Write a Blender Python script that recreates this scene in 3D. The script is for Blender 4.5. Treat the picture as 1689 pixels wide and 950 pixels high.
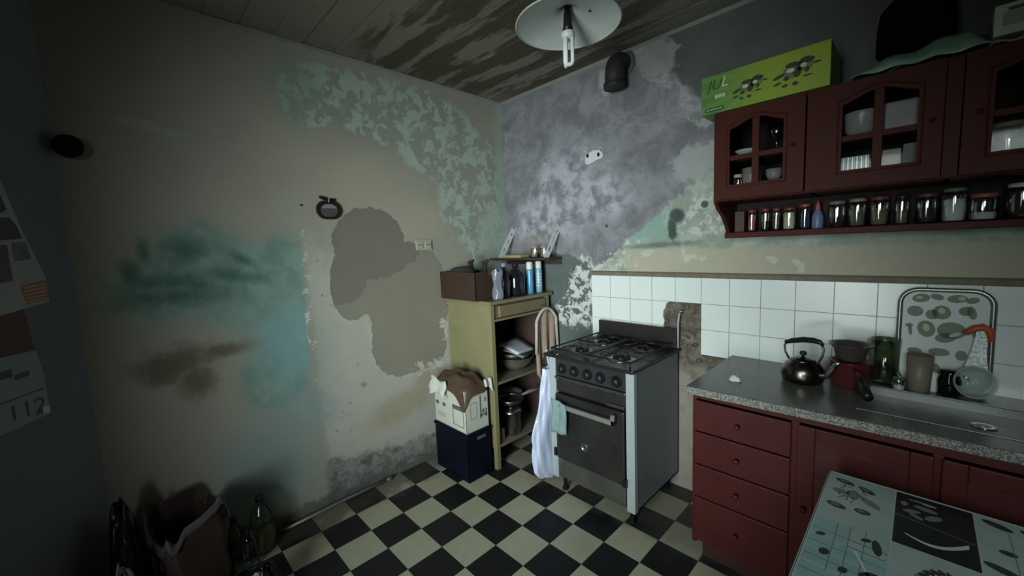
import bpy, math, random
from mathutils import Matrix, Vector
random.seed(7)
for o in list(bpy.data.objects): bpy.data.objects.remove(o)
S = bpy.context.scene; COL = S.collection
PI = math.pi

# ------------------------------------------------------------------ camera
RX = Vector((0.6982268, 0.7146630, -0.0416657))      # image right
RY = Vector((0.0462873, -0.1031501, -0.9935882))     # image down
RZ = Vector((-0.7143786, 0.6918213, -0.1051020))     # forward
cam = bpy.data.cameras.new('camera'); camo = bpy.data.objects.new('camera', cam); COL.objects.link(camo)
m = Matrix((( RX.x, -RY.x, -RZ.x), (RX.y, -RY.y, -RZ.y), (RX.z, -RY.z, -RZ.z))).to_4x4()
m.translation = Vector((2.4942, -2.3743, 1.5535)); camo.matrix_world = m
cam.sensor_fit = 'HORIZONTAL'; cam.sensor_width = 36.0; cam.lens = 657.47 / 1689 * 36.0
cam.clip_start = 0.02
S.camera = camo

# ------------------------------------------------------------------ world, daylight through the doorway, exposure
W = bpy.data.worlds.new('world'); S.world = W; W.use_nodes = True
W.node_tree.nodes['Background'].inputs[0].default_value = (0.55, 0.65, 0.75, 1)
W.node_tree.nodes['Background'].inputs[1].default_value = 0.05
def area(name, loc, target, sx, sy, power, color, spread):
    l = bpy.data.lights.new(name, 'AREA'); l.shape = 'RECTANGLE'; l.size = sx; l.size_y = sy
    l.energy = power; l.color = color; l.spread = math.radians(spread)
    o = bpy.data.objects.new(name, l); COL.objects.link(o); o.location = loc
    d = (Vector(target) - Vector(loc)).normalized()
    o.rotation_euler = d.to_track_quat('-Z', 'Y').to_euler()
    return o
area('doorway_daylight', (1.95, -3.48, 1.35), (0.64, -0.42, 1.18), 0.85, 1.75, 30, (0.87, 0.99, 0.98), 70)
area('window_daylight', (3.00, -3.50, 1.90), (2.62, -0.95, 0.72), 0.50, 0.85, 3.9, (0.84, 0.99, 0.98), 62)
S.view_settings.view_transform = 'Standard'
try: S.view_settings.look = 'None'
except Exception: pass
S.view_settings.gamma = 1.0; S.view_settings.use_curve_mapping = False
S.view_settings.exposure = -0.28

# ------------------------------------------------------------------ materials
class NT:
    def __init__(s, name):
        s.m = bpy.data.materials.new(name); s.m.use_nodes = True; s.t = s.m.node_tree
        s.b = s.t.nodes['Principled BSDF']; g = s.t.nodes.new('ShaderNodeNewGeometry'); s.pos = g.outputs['Position']
    def n(s, ty, **kw):
        x = s.t.nodes.new(ty)
        for k, v in kw.items(): setattr(x, k, v)
        return x
    def set(s, inp, v):
        if hasattr(v, 'links'): s.t.links.new(v, inp)
        elif isinstance(v, (tuple, list)) and len(v) == 3 and inp.type == 'RGBA': inp.default_value = (*v, 1)
        else: inp.default_value = v
    def math(s, op, a, b=0.0, c=None, clamp=False):
        x = s.n('ShaderNodeMath', operation=op, use_clamp=clamp); s.set(x.inputs[0], a); s.set(x.inputs[1], b)
        if c is not None: s.set(x.inputs[2], c)
        return x.outputs[0]
    def mix(s, f, a, b):
        x = s.n('ShaderNodeMix', data_type='RGBA'); s.set(x.inputs[0], f); s.set(x.inputs[6], a); s.set(x.inputs[7], b); return x.outputs[2]
    def rng(s, v, a, b, c=0.0, d=1.0, smooth=True):
        x = s.n('ShaderNodeMapRange', interpolation_type='SMOOTHSTEP' if smooth else 'LINEAR')
        for i, q in enumerate((v, a, b, c, d)): s.set(x.inputs[i], q)
        return x.outputs[0]
    def map(s, scale, loc=(0, 0, 0)):
        x = s.n('ShaderNodeMapping'); s.set(x.inputs[0], s.pos); x.inputs['Scale'].default_value = scale; x.inputs['Location'].default_value = loc
        return x.outputs[0]
    def noise(s, scale=5, detail=4, rough=.55, vec=None, off=0, dist=0.0):
        if vec is None: vec = s.map((1, 1, 1), (off, off * .7, off * 1.3)) if off else s.pos
        x = s.n('ShaderNodeTexNoise'); s.set(x.inputs['Vector'], vec)
        x.inputs['Scale'].default_value = scale; x.inputs['Detail'].default_value = detail; x.inputs['Roughness'].default_value = rough
        x.inputs['Distortion'].default_value = dist
        return x.outputs['Fac']
    def ell(s, plane, cu, cv, ru, rv, rot=0):
        x = s.n('ShaderNodeMapping', vector_type='TEXTURE'); s.set(x.inputs[0], s.pos)
        if plane == 'L': L, R_, Sc = (0, cu, cv), (math.radians(rot), 0, 0), (1e4, ru, rv)
        elif plane == 'B': L, R_, Sc = (cu, 0, cv), (0, math.radians(-rot), 0), (ru, 1e4, rv)
        else: L, R_, Sc = (cu, cv, 0), (0, 0, math.radians(rot)), (ru, rv, 1e4)
        x.inputs['Location'].default_value = L; x.inputs['Rotation'].default_value = R_; x.inputs['Scale'].default_value = Sc
        l = s.n('ShaderNodeVectorMath', operation='LENGTH'); s.set(l.inputs[0], x.outputs[0])
        return s.math('SUBTRACT', 1.0, l.outputs['Value'])
    def blobs(s, plane, lst, noise=None, amp=.3, e0=0.0, e1=.08):
        v = s.ell(plane, *lst[0])
        for q in lst[1:]: v = s.math('MAXIMUM', v, s.ell(plane, *q))
        if noise is not None: v = s.math('ADD', v, s.math('MULTIPLY', s.math('SUBTRACT', noise, .5), amp * 2.3))
        return s.rng(v, e0, e1)
    def half(s, plane, pu, pv, nu, nv, noise=None, amp=.1, e0=0.0, e1=.03):
        x = s.n('ShaderNodeSeparateXYZ'); s.set(x.inputs[0], s.pos); u = x.outputs[1 if plane == 'L' else 0]; v = x.outputs[2]; k = math.hypot(nu, nv)
        d = s.math('ADD', s.math('MULTIPLY', s.math('SUBTRACT', u, pu), nu / k), s.math('MULTIPLY', s.math('SUBTRACT', v, pv), nv / k))
        if noise is not None: d = s.math('ADD', d, s.math('MULTIPLY', s.math('SUBTRACT', noise, .5), amp))
        return s.rng(d, e0, e1)
    def bump(s, h, strength=.3, dist=.01):
        x = s.n('ShaderNodeBump'); x.inputs['Strength'].default_value = strength; x.inputs['Distance'].default_value = dist
        s.set(x.inputs['Height'], h); s.t.links.new(x.outputs[0], s.b.inputs['Normal'])
    def out(s, col, rough=.7, metal=0.0, spec=.3):
        s.set(s.b.inputs['Base Color'], col); s.set(s.b.inputs['Roughness'], rough); s.set(s.b.inputs['Metallic'], metal)
        s.b.inputs['Specular IOR Level'].default_value = spec
        return s.m

MATS = {}
def mat(name, col=None, rough=.6, metal=0.0, var=.18, scale=14, bump=.0, spec=.35, trans=0.0):
    if name in MATS: return MATS[name]
    t = NT(name); n = t.noise(scale, 3)
    dark = tuple(c * (1 - var) for c in col); lite = tuple(min(1, c * (1 + var)) for c in col)
    c = t.mix(n, dark, lite)
    r = t.math('ADD', rough - .08, t.math('MULTIPLY', n, .16))
    t.out(c, r, metal, spec)
    if bump: t.bump(t.noise(scale * 2.5, 4), bump, .004)
    if trans: t.b.inputs['Transmission Weight'].default_value = trans
    MATS[name] = t.m; return t.m
def glass(name, tint=(.9, .95, .93), gloss=.10, rough=.04, fres=.8):
    if name in MATS: return MATS[name]
    t = NT(name); t.t.nodes.remove(t.b)
    tr = t.n('ShaderNodeBsdfTransparent'); tr.inputs[0].default_value = (*tint, 1)
    gl = t.n('ShaderNodeBsdfGlossy'); gl.inputs['Roughness'].default_value = rough
    lw = t.n('ShaderNodeLayerWeight'); lw.inputs[0].default_value = .25
    f = t.math('ADD', t.math('MULTIPLY', lw.outputs['Fresnel'], fres), gloss, clamp=True)
    mx = t.n('ShaderNodeMixShader'); t.set(mx.inputs[0], f); t.set(mx.inputs[1], tr.outputs[0]); t.set(mx.inputs[2], gl.outputs[0])
    o = [x for x in t.t.nodes if x.type == 'OUTPUT_MATERIAL'][0]; t.t.links.new(mx.outputs[0], o.inputs[0])
    MATS[name] = t.m; return t.m
def film(name, col, alpha=.5, rough=.2):
    "thin translucent plastic"
    if name in MATS: return MATS[name]
    t = NT(name); t.b.inputs['Base Color'].default_value = (*col, 1); t.b.inputs['Roughness'].default_value = rough
    t.b.inputs['Alpha'].default_value = alpha; t.bump(t.noise(22, 4, .6), .5, .01)
    MATS[name] = t.m; return t.m

# --- left wall: old beige limewash with teal, flaking green paint, bare cement patch, damp foot
def m_wall_left():
    t = NT('old_plaster_left'); n1 = t.noise(3.2, 6, .6); n2 = t.noise(9, 6, .62, off=3.1); n3 = t.noise(34, 4, .6, off=7.7); n4 = t.noise(1.4, 3, .5, off=1.9); n5 = t.noise(15, 6, .68, off=5.5, dist=.6)
    col = t.mix(n1, (.29, .277, .228), (.375, .357, .295))
    col = t.mix(t.rng(n4, .45, .75, 0, .4), col, (.40, .375, .285))
    och = t.blobs('L', [(-.95, 1.75, .55, .35), (-1.3, 2.0, .5, .25)], n1, .5, 0, .8)
    col = t.mix(t.math('MULTIPLY', och, .5), col, (.41, .385, .285))
    # peeled pale plaster round the cement patch
    pale = t.math('MULTIPLY', t.half('L', -1.63, 1.0, 1, .02, n5, .10, 0, .05), t.half('L', -1.3, 1.62, -.35, -1, n2, .5, 0, .25))
    col = t.mix(t.math('MULTIPLY', pale, .9), col, t.mix(n2, (.39, .38, .335), (.50, .485, .43)))
    warm = t.blobs('L', [(-1.05, .48, .38, .17, 12), (-.85, .6, .2, .1)], n2, .45, 0, .7)
    col = t.mix(t.math('MULTIPLY', warm, .75), col, (.33, .285, .19))
    specks = t.math('MULTIPLY', t.rng(n5, .62, .66), t.math('MULTIPLY', pale, t.blobs('L', [(-1.45, .95, .26, .8)], n2, .6, 0, .5)))
    col = t.mix(t.math('MULTIPLY', specks, .65), col, (.15, .15, .135))
    # flaking green at the top right
    reg = t.blobs('L', [(-1.15, 2.45, .55, .27, -8), (-.62, 2.35, .66, .40, -20), (-.3, 2.0, .5, .58), (-.15, 1.6, .38, .4), (-1.5, 2.45, .24, .24)], n1, .3, 0, .45)
    col = t.mix(t.math('MULTIPLY', reg, .8), col, t.mix(n1, (.245, .27, .225), (.29, .305, .255)))
    fl = t.math('MULTIPLY', t.rng(t.math('ADD', t.math('MULTIPLY', n5, .65), t.math('MULTIPLY', n2, .6)), .60, .64), t.rng(reg, .3, .8))
    col = t.mix(t.math('MULTIPLY', fl, .9), col, t.mix(n3, (.34, .42, .36), (.43, .505, .45)))
    haze = t.blobs('L', [(-1.58, 2.48, .20, .30)], n1, .3, 0, .7)
    col = t.mix(t.math('MULTIPLY', haze, .5), col, (.22, .30, .26))
    strip = t.blobs('L', [(-.02, 2.05, .10, 1.0), (-.1, 1.62, .30, .38)], n2, .5, 0, .5)
    col = t.mix(t.math('MULTIPLY', strip, .8), col, t.mix(n2, (.27, .345, .29), (.37, .44, .385)))
    gh = t.blobs('L', [(-2.02, 1.40, .62, .42), (-1.75, .95, .4, .6)], n1, .3, 0, .9)
    col = t.mix(t.math('MULTIPLY', gh, .5), col, (.20, .27, .225))
    # teal damp paint, hard edged on the right, fading out to the left
    re = t.half('L', -1.628, 1.2, -1, .03, n5, .09, 0, .02)
    teal = t.blobs('L', [(-1.76, 1.25, .27, .56), (-1.80, .92, .28, .30), (-2.08, 1.52, .34, .26), (-2.25, 1.42, .26, .20), (-1.74, 1.5, .2, .24), (-1.95, 1.36, .32, .2)], n1, .42, 0, .55)
    tn = t.mix(t.rng(n2, .35, .65), (.115, .225, .195), (.20, .335, .30))
    tn = t.mix(t.blobs('L', [(-1.74, 1.08, .26, .40)], n1, .4, 0, .8), tn, t.mix(n2, (.15, .32, .325), (.20, .38, .385)))
    tn = t.mix(t.rng(n5, .54, .68, 0, .6), tn, (.27, .37, .33))
    tn = t.mix(t.rng(n4, .40, .60, .30, 0), tn, (.25, .27, .22))
    col = t.mix(t.math('MULTIPLY', t.math('MULTIPLY', teal, re), .9), col, tn)
    dk = t.blobs('L', [(-2.35, 1.50, .06, .10), (-2.12, 1.42, .13, .07), (-1.97, 1.46, .26, .06, -12), (-2.22, 1.45, .26, .07), (-2.3, 1.6, .04, .09), (-1.93, 1.55, .14, .045, -35), (-2.2, 1.38, .34, .09), (-2.15, 1.6, .14, .1)], n5, .55, 0, 1.0)
    col = t.mix(t.math('MULTIPLY', dk, .8), col, (.05, .115, .088))
    low = t.blobs('L', [(-1.85, .40, .36, .44), (-1.7, .62, .24, .26), (-2.0, .2, .28, .26)], n1, .35, 0, .8)
    col = t.mix(t.math('MULTIPLY', low, .72), col, t.mix(n2, (.18, .275, .28), (.24, .335, .345)))
    br = t.blobs('L', [(-2.22, 1.06, .27, .12, 6), (-2.17, .96, .12, .16), (-2.06, 1.08, .20, .06), (-2.28, 1.03, .17, .12)], n5, .45, 0, .8)
    col = t.mix(t.math('MULTIPLY', br, .8), col, (.10, .08, .052))
    sc = t.blobs('L', [(-2.25, 2.17, .1, .035, -10), (-2.15, 2.15, .08, .03)], n2, .6, 0, .6)
    col = t.mix(t.math('MULTIPLY', sc, .6), col, (.39, .385, .37))
    # bare cement patch with a pale broken rim
    P = [(-1.21, 1.61, .245, .23), (-1.05, 1.36, .40, .26), (-.95, 1.14, .31, .46), (-1.36, 1.36, .13, .24), (-1.05, .92, .21, .24), (-.86, 1.24, .19, .34), (-.85, .84, .18, .15)]
    rim = t.blobs('L', P, n5, .16, -.085, -.05); pt = t.blobs('L', P, n5, .13, 0, .02)
    rimn = t.math('MULTIPLY', rim, t.math('MULTIPLY', t.rng(n2, .44, .56), t.half('L', -1.3, 1.2, -.3, -1, n2, .6, -.2, .2)))
    col = t.mix(t.math('MULTIPLY', rimn, .8), col, (.47, .455, .40))
    cem = t.mix(n1, (.225, .21, .165), (.285, .268, .212))
    up = t.blobs('L', [(-1.2, 1.66, .36, .28, 0), (-1.42, 1.40, .16, .16)], n5, .2, 0, .02)
    cem = t.mix(t.math('MULTIPLY', up, .85), cem, t.mix(n1, (.165, .155, .125), (.205, .193, .157)))
    up2 = t.blobs('L', [(-1.2, 1.66, .36, .28, 0), (-1.42, 1.40, .16, .16)], n5, .2, -.035, 0.0)
    cem = t.mix(t.math('MULTIPLY', t.math('SUBTRACT', up2, up, clamp=True), .5), cem, (.10, .095, .078))
    cem = t.mix(t.rng(n3, .68, .72, 0, .5), cem, (.14, .13, .105))
    col = t.mix(pt, col, cem)
    # damp grey foot
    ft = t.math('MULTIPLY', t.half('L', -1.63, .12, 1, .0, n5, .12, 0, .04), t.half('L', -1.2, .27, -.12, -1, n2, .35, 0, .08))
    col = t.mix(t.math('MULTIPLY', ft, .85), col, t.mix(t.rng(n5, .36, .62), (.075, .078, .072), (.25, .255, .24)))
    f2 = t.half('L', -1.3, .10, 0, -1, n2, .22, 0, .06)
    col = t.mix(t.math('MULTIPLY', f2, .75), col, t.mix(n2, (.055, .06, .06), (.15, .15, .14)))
    chips = t.math('MULTIPLY', t.rng(n5, .55, .58), t.blobs('L', [(-1.62, 1.25, .03, .5), (-.86, .70, .24, .07), (-.68, 1.0, .05, .4)], n3, .5, 0, .3))
    col = t.mix(t.math('MULTIPLY', chips, .9), col, (.54, .54, .49))
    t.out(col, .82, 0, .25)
    h = t.math('ADD', t.math('MULTIPLY', n3, .25), t.math('ADD', t.math('MULTIPLY', fl, .35), t.math('SUBTRACT', t.math('MULTIPLY', n1, .5), t.math('MULTIPLY', pt, 1.6))))
    t.bump(h, .45, .008); return t.m
# --- back wall: purple-grey distemper, pale green and beige plaster below, soot at the top right
def m_wall_back():
    t = NT('old_plaster_back'); n1 = t.noise(3.4, 6, .62, off=5.2); n2 = t.noise(9.5, 6, .64, off=2.2); n3 = t.noise(36, 4, .6, off=4.4); n4 = t.noise(5.2, 6, .7, off=9.1, dist=.4); n5 = t.noise(16, 6, .68, off=1.7, dist=.5)
    col = t.mix(t.rng(n4, .33, .66), (.150, .150, .160), (.262, .260, .282))
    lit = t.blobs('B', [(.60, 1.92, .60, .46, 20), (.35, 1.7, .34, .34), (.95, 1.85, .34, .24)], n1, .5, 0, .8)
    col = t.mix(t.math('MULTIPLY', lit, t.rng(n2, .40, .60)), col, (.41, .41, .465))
    col = t.mix(t.math('MULTIPLY', t.rng(n5, .58, .64), .55), col, (.135, .135, .145))
    col = t.mix(t.math('MULTIPLY', t.blobs('B', [(.3, 1.55, .16, .12)], n2, .4, 0, .5), .6), col, (.22, .18, .16))
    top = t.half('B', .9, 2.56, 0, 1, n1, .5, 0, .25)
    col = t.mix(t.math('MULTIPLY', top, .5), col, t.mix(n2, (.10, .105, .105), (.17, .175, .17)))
    wsp = t.math('MULTIPLY', t.rng(n5, .60, .63), t.blobs('B', [(.75, 2.15, .5, .18)], n2, .4, 0, .5))
    col = t.mix(t.math('MULTIPLY', wsp, .7), col, (.50, .50, .54))
    # sooty plaster above the cupboard, with a diagonal scraped edge
    so = t.half('B', 1.26, 2.70, .775, .632, n5, .10, 0, .03)
    ed = t.math('MULTIPLY', t.half('B', 1.20, 2.66, .775, .632, n2, .26, 0, .03), t.half('B', 1.5, 1.88, 0, 1, n2, .3, 0, .05))
    col = t.mix(t.math('MULTIPLY', ed, t.math('MULTIPLY', t.rng(n5, .42, .56), .85)), col, (.34, .34, .345))
    col = t.mix(so, col, t.mix(n4, (.055, .060, .056), (.14, .145, .138)))
    pk = t.blobs('B', [(1.60, 1.98, .18, .12), (1.35, 2.62, .13, .16, 40), (1.02, 2.6, .09, .10)], n5, .7, 0, .3)
    col = t.mix(t.math('MULTIPLY', pk, .7), col, (.40, .40, .395))
    # pale green plaster under the long diagonal, beige band under the cupboard
    gr = t.math('MULTIPLY', t.half('B', .83, 1.335, .603, -.798, n5, .16, 0, .03), t.math('MULTIPLY', t.half('B', .84, 1.4, 1, 0, n5, .08, 0, .02), t.half('B', 1.7, 2.02, 0, -1, n2, .1, 0, .03)))
    gcol = t.mix(t.rng(n2, .38, .6), (.26, .305, .255), (.385, .42, .365))
    tl = t.blobs('B', [(1.32, 1.63, .34, .13, 8)], n2, .5, 0, .6)
    gcol = t.mix(tl, gcol, t.mix(n5, (.21, .33, .275), (.27, .38, .325)))
    gcol = t.mix(t.math('MULTIPLY', t.rng(n5, .50, .55), t.blobs('B', [(1.0, 1.46, .28, .16), (1.65, 1.68, .3, .16), (1.2, 1.5, .2, .08)], n2, .5, 0, .4)), gcol, (.50, .51, .455))
    col = t.mix(gr, col, gcol)
    be = t.math('MULTIPLY', t.half('B', 1.5, 1.51, 0, -1, n5, .08, 0, .03), t.half('B', 1.10, 1.4, 1, 0, n2, .5, 0, .06))
    bcol = t.mix(n1, (.355, .33, .25), (.45, .42, .325))
    bcol = t.mix(t.rng(n2, .58, .61, 0, .8), bcol, (.52, .515, .45))
    col = t.mix(be, col, bcol)
    col = t.mix(t.math('MULTIPLY', t.blobs('B', [(1.35, 1.52, .34, .028, 2)], n5, .6, 0, .8), .8), col, (.11, .13, .11))
    mo = t.blobs('B', [(1.47, 1.69, .06, .06), (1.44, 1.62, .035, .09), (1.63, 1.74, .025, .025), (.99, 1.66, .015, .016)], n5, .5, 0, .5)
    col = t.mix(t.math('MULTIPLY', mo, .9), col, (.035, .05, .045))
    # dark green with white flakes behind the shelf
    dg = t.blobs('B', [(.62, 1.12, .30, .36), (.55, 1.35, .3, .14), (.72, .9, .22, .3)], n2, .25, 0, .1)
    col = t.mix(dg, col, t.mix(n2, (.06, .08, .075), (.14, .17, .16)))
    wf = t.math('MULTIPLY', t.rng(n5, .475, .51), t.blobs('B', [(.76, 1.2, .15, .2), (.68, 1.02, .26, .11), (.80, 1.33, .1, .16), (.62, 1.08, .1, .08)], n3, .4, 0, .4))
    col = t.mix(wf, col, t.mix(n3, (.46, .47, .45), (.60, .61, .59)))
    # broken-out cement where tiles are missing and beside the stove
    ho = t.blobs('B', [(1.53, .95, .22, .40), (1.64, .75, .2, .2)], n2, .1, 0, .1)
    col = t.mix(ho, col, t.mix(t.rng(n5, .4, .65), (.075, .064, .048), (.18, .155, .118)))
    lo = t.half('B', 1.64, .80, 0, -1, n2, .3, 0, .1)
    col = t.mix(lo, col, t.mix(n5, (.17, .15, .12), (.36, .33, .275)))
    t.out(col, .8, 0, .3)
    t.bump(t.math('ADD', t.math('MULTIPLY', n3, .3), t.math('ADD', n2, t.math('SUBTRACT', t.math('MULTIPLY', gr, .5), t.math('MULTIPLY', ho, 1.5)))), .4, .007); return t.m
def m_ceiling():
    t = NT('stained_board_ceiling')
    st = t.noise(1.6, 5, .6, vec=t.map((.9, 6.5, 1))); s2 = t.noise(2.5, 5, .65, vec=t.map((1.1, 3.0, 1), (4, 2, 0))); n = t.noise(24, 4, .6)
    col = t.mix(n, (.20, .19, .15), (.27, .255, .205))
    v = t.math('ADD', t.math('MULTIPLY', st, .6), t.math('MULTIPLY', s2, .4))
    reg = t.blobs('T', [(.75, -.55, 1.1, .85), (1.3, -.9, 1.0, .7), (.4, -1.0, .6, .4)], s2, .3, 0, .4)
    w = t.math('MULTIPLY', t.rng(v, .55, .49), reg)
    col = t.mix(t.math('MULTIPLY', w, .85), col, t.mix(n, (.055, .05, .03), (.085, .078, .05)))
    col = t.mix(t.rng(t.noise(7, 5, .7, vec=t.map((1, 4, 1), (1, 7, 0))), .66, .72, 0, .7), col, (.075, .07, .052))
    t.out(col, .85, 0, .2); t.bump(t.math('ADD', n, st), .35, .006); return t.m
M_WL, M_WB, M_CE = m_wall_left(), m_wall_back(), m_ceiling()
def m_speckle():
    t = NT('speckled_granite'); a = t.noise(230, 2, .6); b = t.noise(110, 3, .6, off=3)
    c = t.mix(t.rng(a, .45, .62), (.085, .083, .076), (.17, .166, .152)); c = t.mix(t.rng(b, .56, .64), c, (.05, .047, .043))
    t.out(c, .26, 0, .45); return t.m
M_GR = m_speckle()
def m_speckle_edge():
    t = NT('worn_granite_edge'); a = t.noise(190, 2, .6)
    c = t.mix(t.rng(a, .42, .6), (.10, .095, .085), (.34, .33, .30)); t.out(c, .6); return t.m
M_GE = m_speckle_edge()
def m_floor(name, a, b, wear):
    t = NT(name); n = t.noise(7, 5, .6); n2 = t.noise(30, 4, .65, off=2); n3 = t.noise(2.2, 3, .5, off=6)
    c = t.mix(n, a, b); c = t.mix(t.rng(n2, .60, .72, 0, .5), c, wear); c = t.mix(t.rng(n3, .5, .75, 0, .35), c, wear)
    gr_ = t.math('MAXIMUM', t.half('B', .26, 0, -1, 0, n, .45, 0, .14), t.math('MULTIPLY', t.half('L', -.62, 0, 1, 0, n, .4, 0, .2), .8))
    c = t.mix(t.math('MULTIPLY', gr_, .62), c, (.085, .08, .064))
    t.out(c, t.math('ADD', .38, t.math('MULTIPLY', n2, .3)), 0, .4); t.bump(n2, .12, .003); return t.m
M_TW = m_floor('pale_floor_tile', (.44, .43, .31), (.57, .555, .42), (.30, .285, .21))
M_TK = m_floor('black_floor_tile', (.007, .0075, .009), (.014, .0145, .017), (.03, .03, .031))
M_GROUT = mat('floor_mortar', (.10, .095, .08), .9)
def m_walltile():
    t = NT('white_glazed_tile'); n = t.noise(4, 4, .5); t.out(t.mix(n, (.66, .71, .69), (.76, .80, .78)), t.math('ADD', .14, t.math('MULTIPLY', n, .12)), 0, .5)
    t.bump(t.noise(9, 2), .05, .004); return t.m
M_WT = m_walltile()
RED = mat('dark_red_paint', (.066, .0115, .0105), .5, 0, .25, 7, .06, .25)
REDB = mat('brown_red_varnish', (.060, .0125, .0085), .5, 0, .3, 6, .06, .12)
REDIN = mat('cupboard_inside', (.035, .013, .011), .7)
DARKIN = mat('dark_inside', (.012, .011, .010), .8)
WHITE = mat('white_enamel', (.62, .64, .62), .35, 0, .08)
OFFW = mat('off_white_card', (.50, .51, .44), .7, 0, .08)
BLACK = mat('black_plastic', (.012, .012, .013), .35)
BLACKM = mat('black_enamel', (.012, .012, .013), .4, 0, .3, 20, .05, .5)
STEEL = mat('worn_steel', (.42, .42, .41), .26, 1, .2, 12)
DSTEEL = mat('dull_steel', (.16, .155, .15), .34, .85, .3, 9)
CHROME = mat('chrome', (.7, .7, .7), .12, 1, .05)
GREYP = mat('grey_stove_paint', (.15, .172, .18), .4, 0, .12, 8)
TRIMP = mat('pale_stove_trim', (.33, .375, .38), .45, 0, .10, 20)
OLIVE = mat('olive_cream_paint', (.215, .198, .100), .5, 0, .16, 8, .05)
WOOD = mat('worn_brown_wood', (.15, .112, .068), .55, 0, .3, 9, .1)
NAVY = mat('navy_plastic', (.0035, .0045, .012), .5, 0, .2, 14, 0, .15)
BROWNC = mat('brown_cloth', (.072, .045, .026), .9, 0, .3, 18, .3)
GLASS = glass('clear_glass', (.94, .96, .94), .21, .07)
PANE = glass('cabinet_pane', (.86, .86, .85), .004, .05, .22)
PAPER = mat('white_paper', (.62, .63, .60), .7, 0, .06)

# ------------------------------------------------------------------ mesh builder
class B:
    def __init__(s): s.v, s.f, s.mi, s.sm = [], [], [], []; s.cur = 0
    def add(s, vs, fs, smooth=False):
        k = len(s.v); s.v += [tuple(p) for p in vs]
        for f in fs: s.f.append(tuple(i + k for i in f)); s.mi.append(s.cur); s.sm.append(smooth)
        return s
    def box(s, x0, x1, y0, y1, z0, z1, M=None):
        vs = [Vector(p) for p in ((x0, y0, z0), (x1, y0, z0), (x1, y1, z0), (x0, y1, z0), (x0, y0, z1), (x1, y0, z1), (x1, y1, z1), (x0, y1, z1))]
        if M: vs = [M @ p for p in vs]
        return s.add(vs, [(0, 3, 2, 1), (4, 5, 6, 7), (0, 1, 5, 4), (1, 2, 6, 5), (2, 3, 7, 6), (3, 0, 4, 7)])
    def prism(s, poly, fn, d0, d1, smooth=False):
        "poly: 2-D outline; fn(u,v,d)->3-D"
        n = len(poly); vs = [fn(u, v, d0) for u, v in poly] + [fn(u, v, d1) for u, v in poly]
        s.add(vs, [tuple(range(n))[::-1], tuple(range(n, 2 * n))] + [(i, (i + 1) % n, n + (i + 1) % n, n + i) for i in range(n)], smooth)
        return s
    def lathe(s, prof, c=(0, 0, 0), n=24, M=None, sx=1, sy=1, smooth=True, caps=True):
        vs, fs = [], []; c = Vector(c)
        for r, z in prof:
            for i in range(n):
                a = 2 * PI * i / n; p = Vector((r * math.cos(a) * sx, r * math.sin(a) * sy, z))
                if M: p = M @ p
                vs.append(p + c)
        for j in range(len(prof) - 1):
            for i in range(n):
                a, b = j * n + i, j * n + (i + 1) % n; fs.append((a, b, b + n, a + n))
        if caps and prof[0][0] > 1e-4: fs.append(tuple(range(n))[::-1])
        if caps and prof[-1][0] > 1e-4: k = (len(prof) - 1) * n; fs.append(tuple(range(k, k + n)))
        return s.add(vs, fs, smooth)
    def tube(s, path, r, n=10, smooth=True, closed=False):
        P = [Vector(p) for p in path]; m = len(P); vs, fs = [], []
        rr = r if isinstance(r, (list, tuple)) else [r] * m
        up = None
        for i, p in enumerate(P):
            d = (P[(i + 1) % m] - P[i - 1]) if closed else (P[min(i + 1, m - 1)] - P[max(i - 1, 0)])
            d.normalize()
            if up is None: up = d.orthogonal().normalized()
            up = (up - d * up.dot(d)).normalized(); w = d.cross(up)
            for k in range(n):
                a = 2 * PI * k / n; vs.append(p + (up * math.cos(a) + w * math.sin(a)) * rr[i])
        for i in range(m if closed else m - 1):
            for k in range(n):
                a, b = i * n + k, i * n + (k + 1) % n; c, d_ = ((i + 1) % m) * n + (k + 1) % n, ((i + 1) % m) * n + k
                fs.append((a, b, c, d_))
        if not closed: fs += [tuple(range(n))[::-1], tuple(range((m - 1) * n, m * n))]
        return s.add(vs, fs, smooth)
    def grid(s, fn, nu, nv, smooth=True, closeu=False):
        vs = [fn(i / (nu if closeu else nu - 1), j / (nv - 1)) for j in range(nv) for i in range(nu)]
        fs = []
        for j in range(nv - 1):
            for i in range(nu if closeu else nu - 1):
                a, b = j * nu + i, j * nu + (i + 1) % nu; fs.append((a, b, b + nu, a + nu))
        return s.add(vs, fs, smooth)
    def poly(s, pts): return s.add(pts, [tuple(range(len(pts)))])
    def build(s, name, mats, parent=None, bevel=0.0, solid=0.0, local=False, sub=0, seg=2):
        me = bpy.data.meshes.new(name); me.from_pydata(s.v, [], s.f); 
        for m in (mats if isinstance(mats, (list, tuple)) else [mats]): me.materials.append(m)
        me.polygons.foreach_set('material_index', s.mi); me.polygons.foreach_set('use_smooth', s.sm); me.update()
        o = bpy.data.objects.new(name, me); COL.objects.link(o)
        if parent is not None: attach(o, parent, local)
        if solid: d = o.modifiers.new('thickness', 'SOLIDIFY'); d.thickness = solid; d.offset = 0
        if sub: d = o.modifiers.new('smooth', 'SUBSURF'); d.levels = sub; d.render_levels = sub
        if bevel: d = o.modifiers.new('bevel', 'BEVEL'); d.width = bevel; d.segments = seg; d.limit_method = 'ANGLE'; d.angle_limit = math.radians(40)
        return o
def attach(o, parent, local=False):
    o.parent = parent
    if not local and parent.type == 'EMPTY': o.matrix_parent_inverse = parent.matrix_basis.inverted()
def thing(name, label, cat, loc=(0, 0, 0), rotz=0.0, group=None):
    o = bpy.data.objects.new(name, None); COL.objects.link(o); o.location = loc; o.rotation_euler = (0, 0, rotz)
    o.empty_display_size = .05; tag(o, label, cat, group); return o
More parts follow.
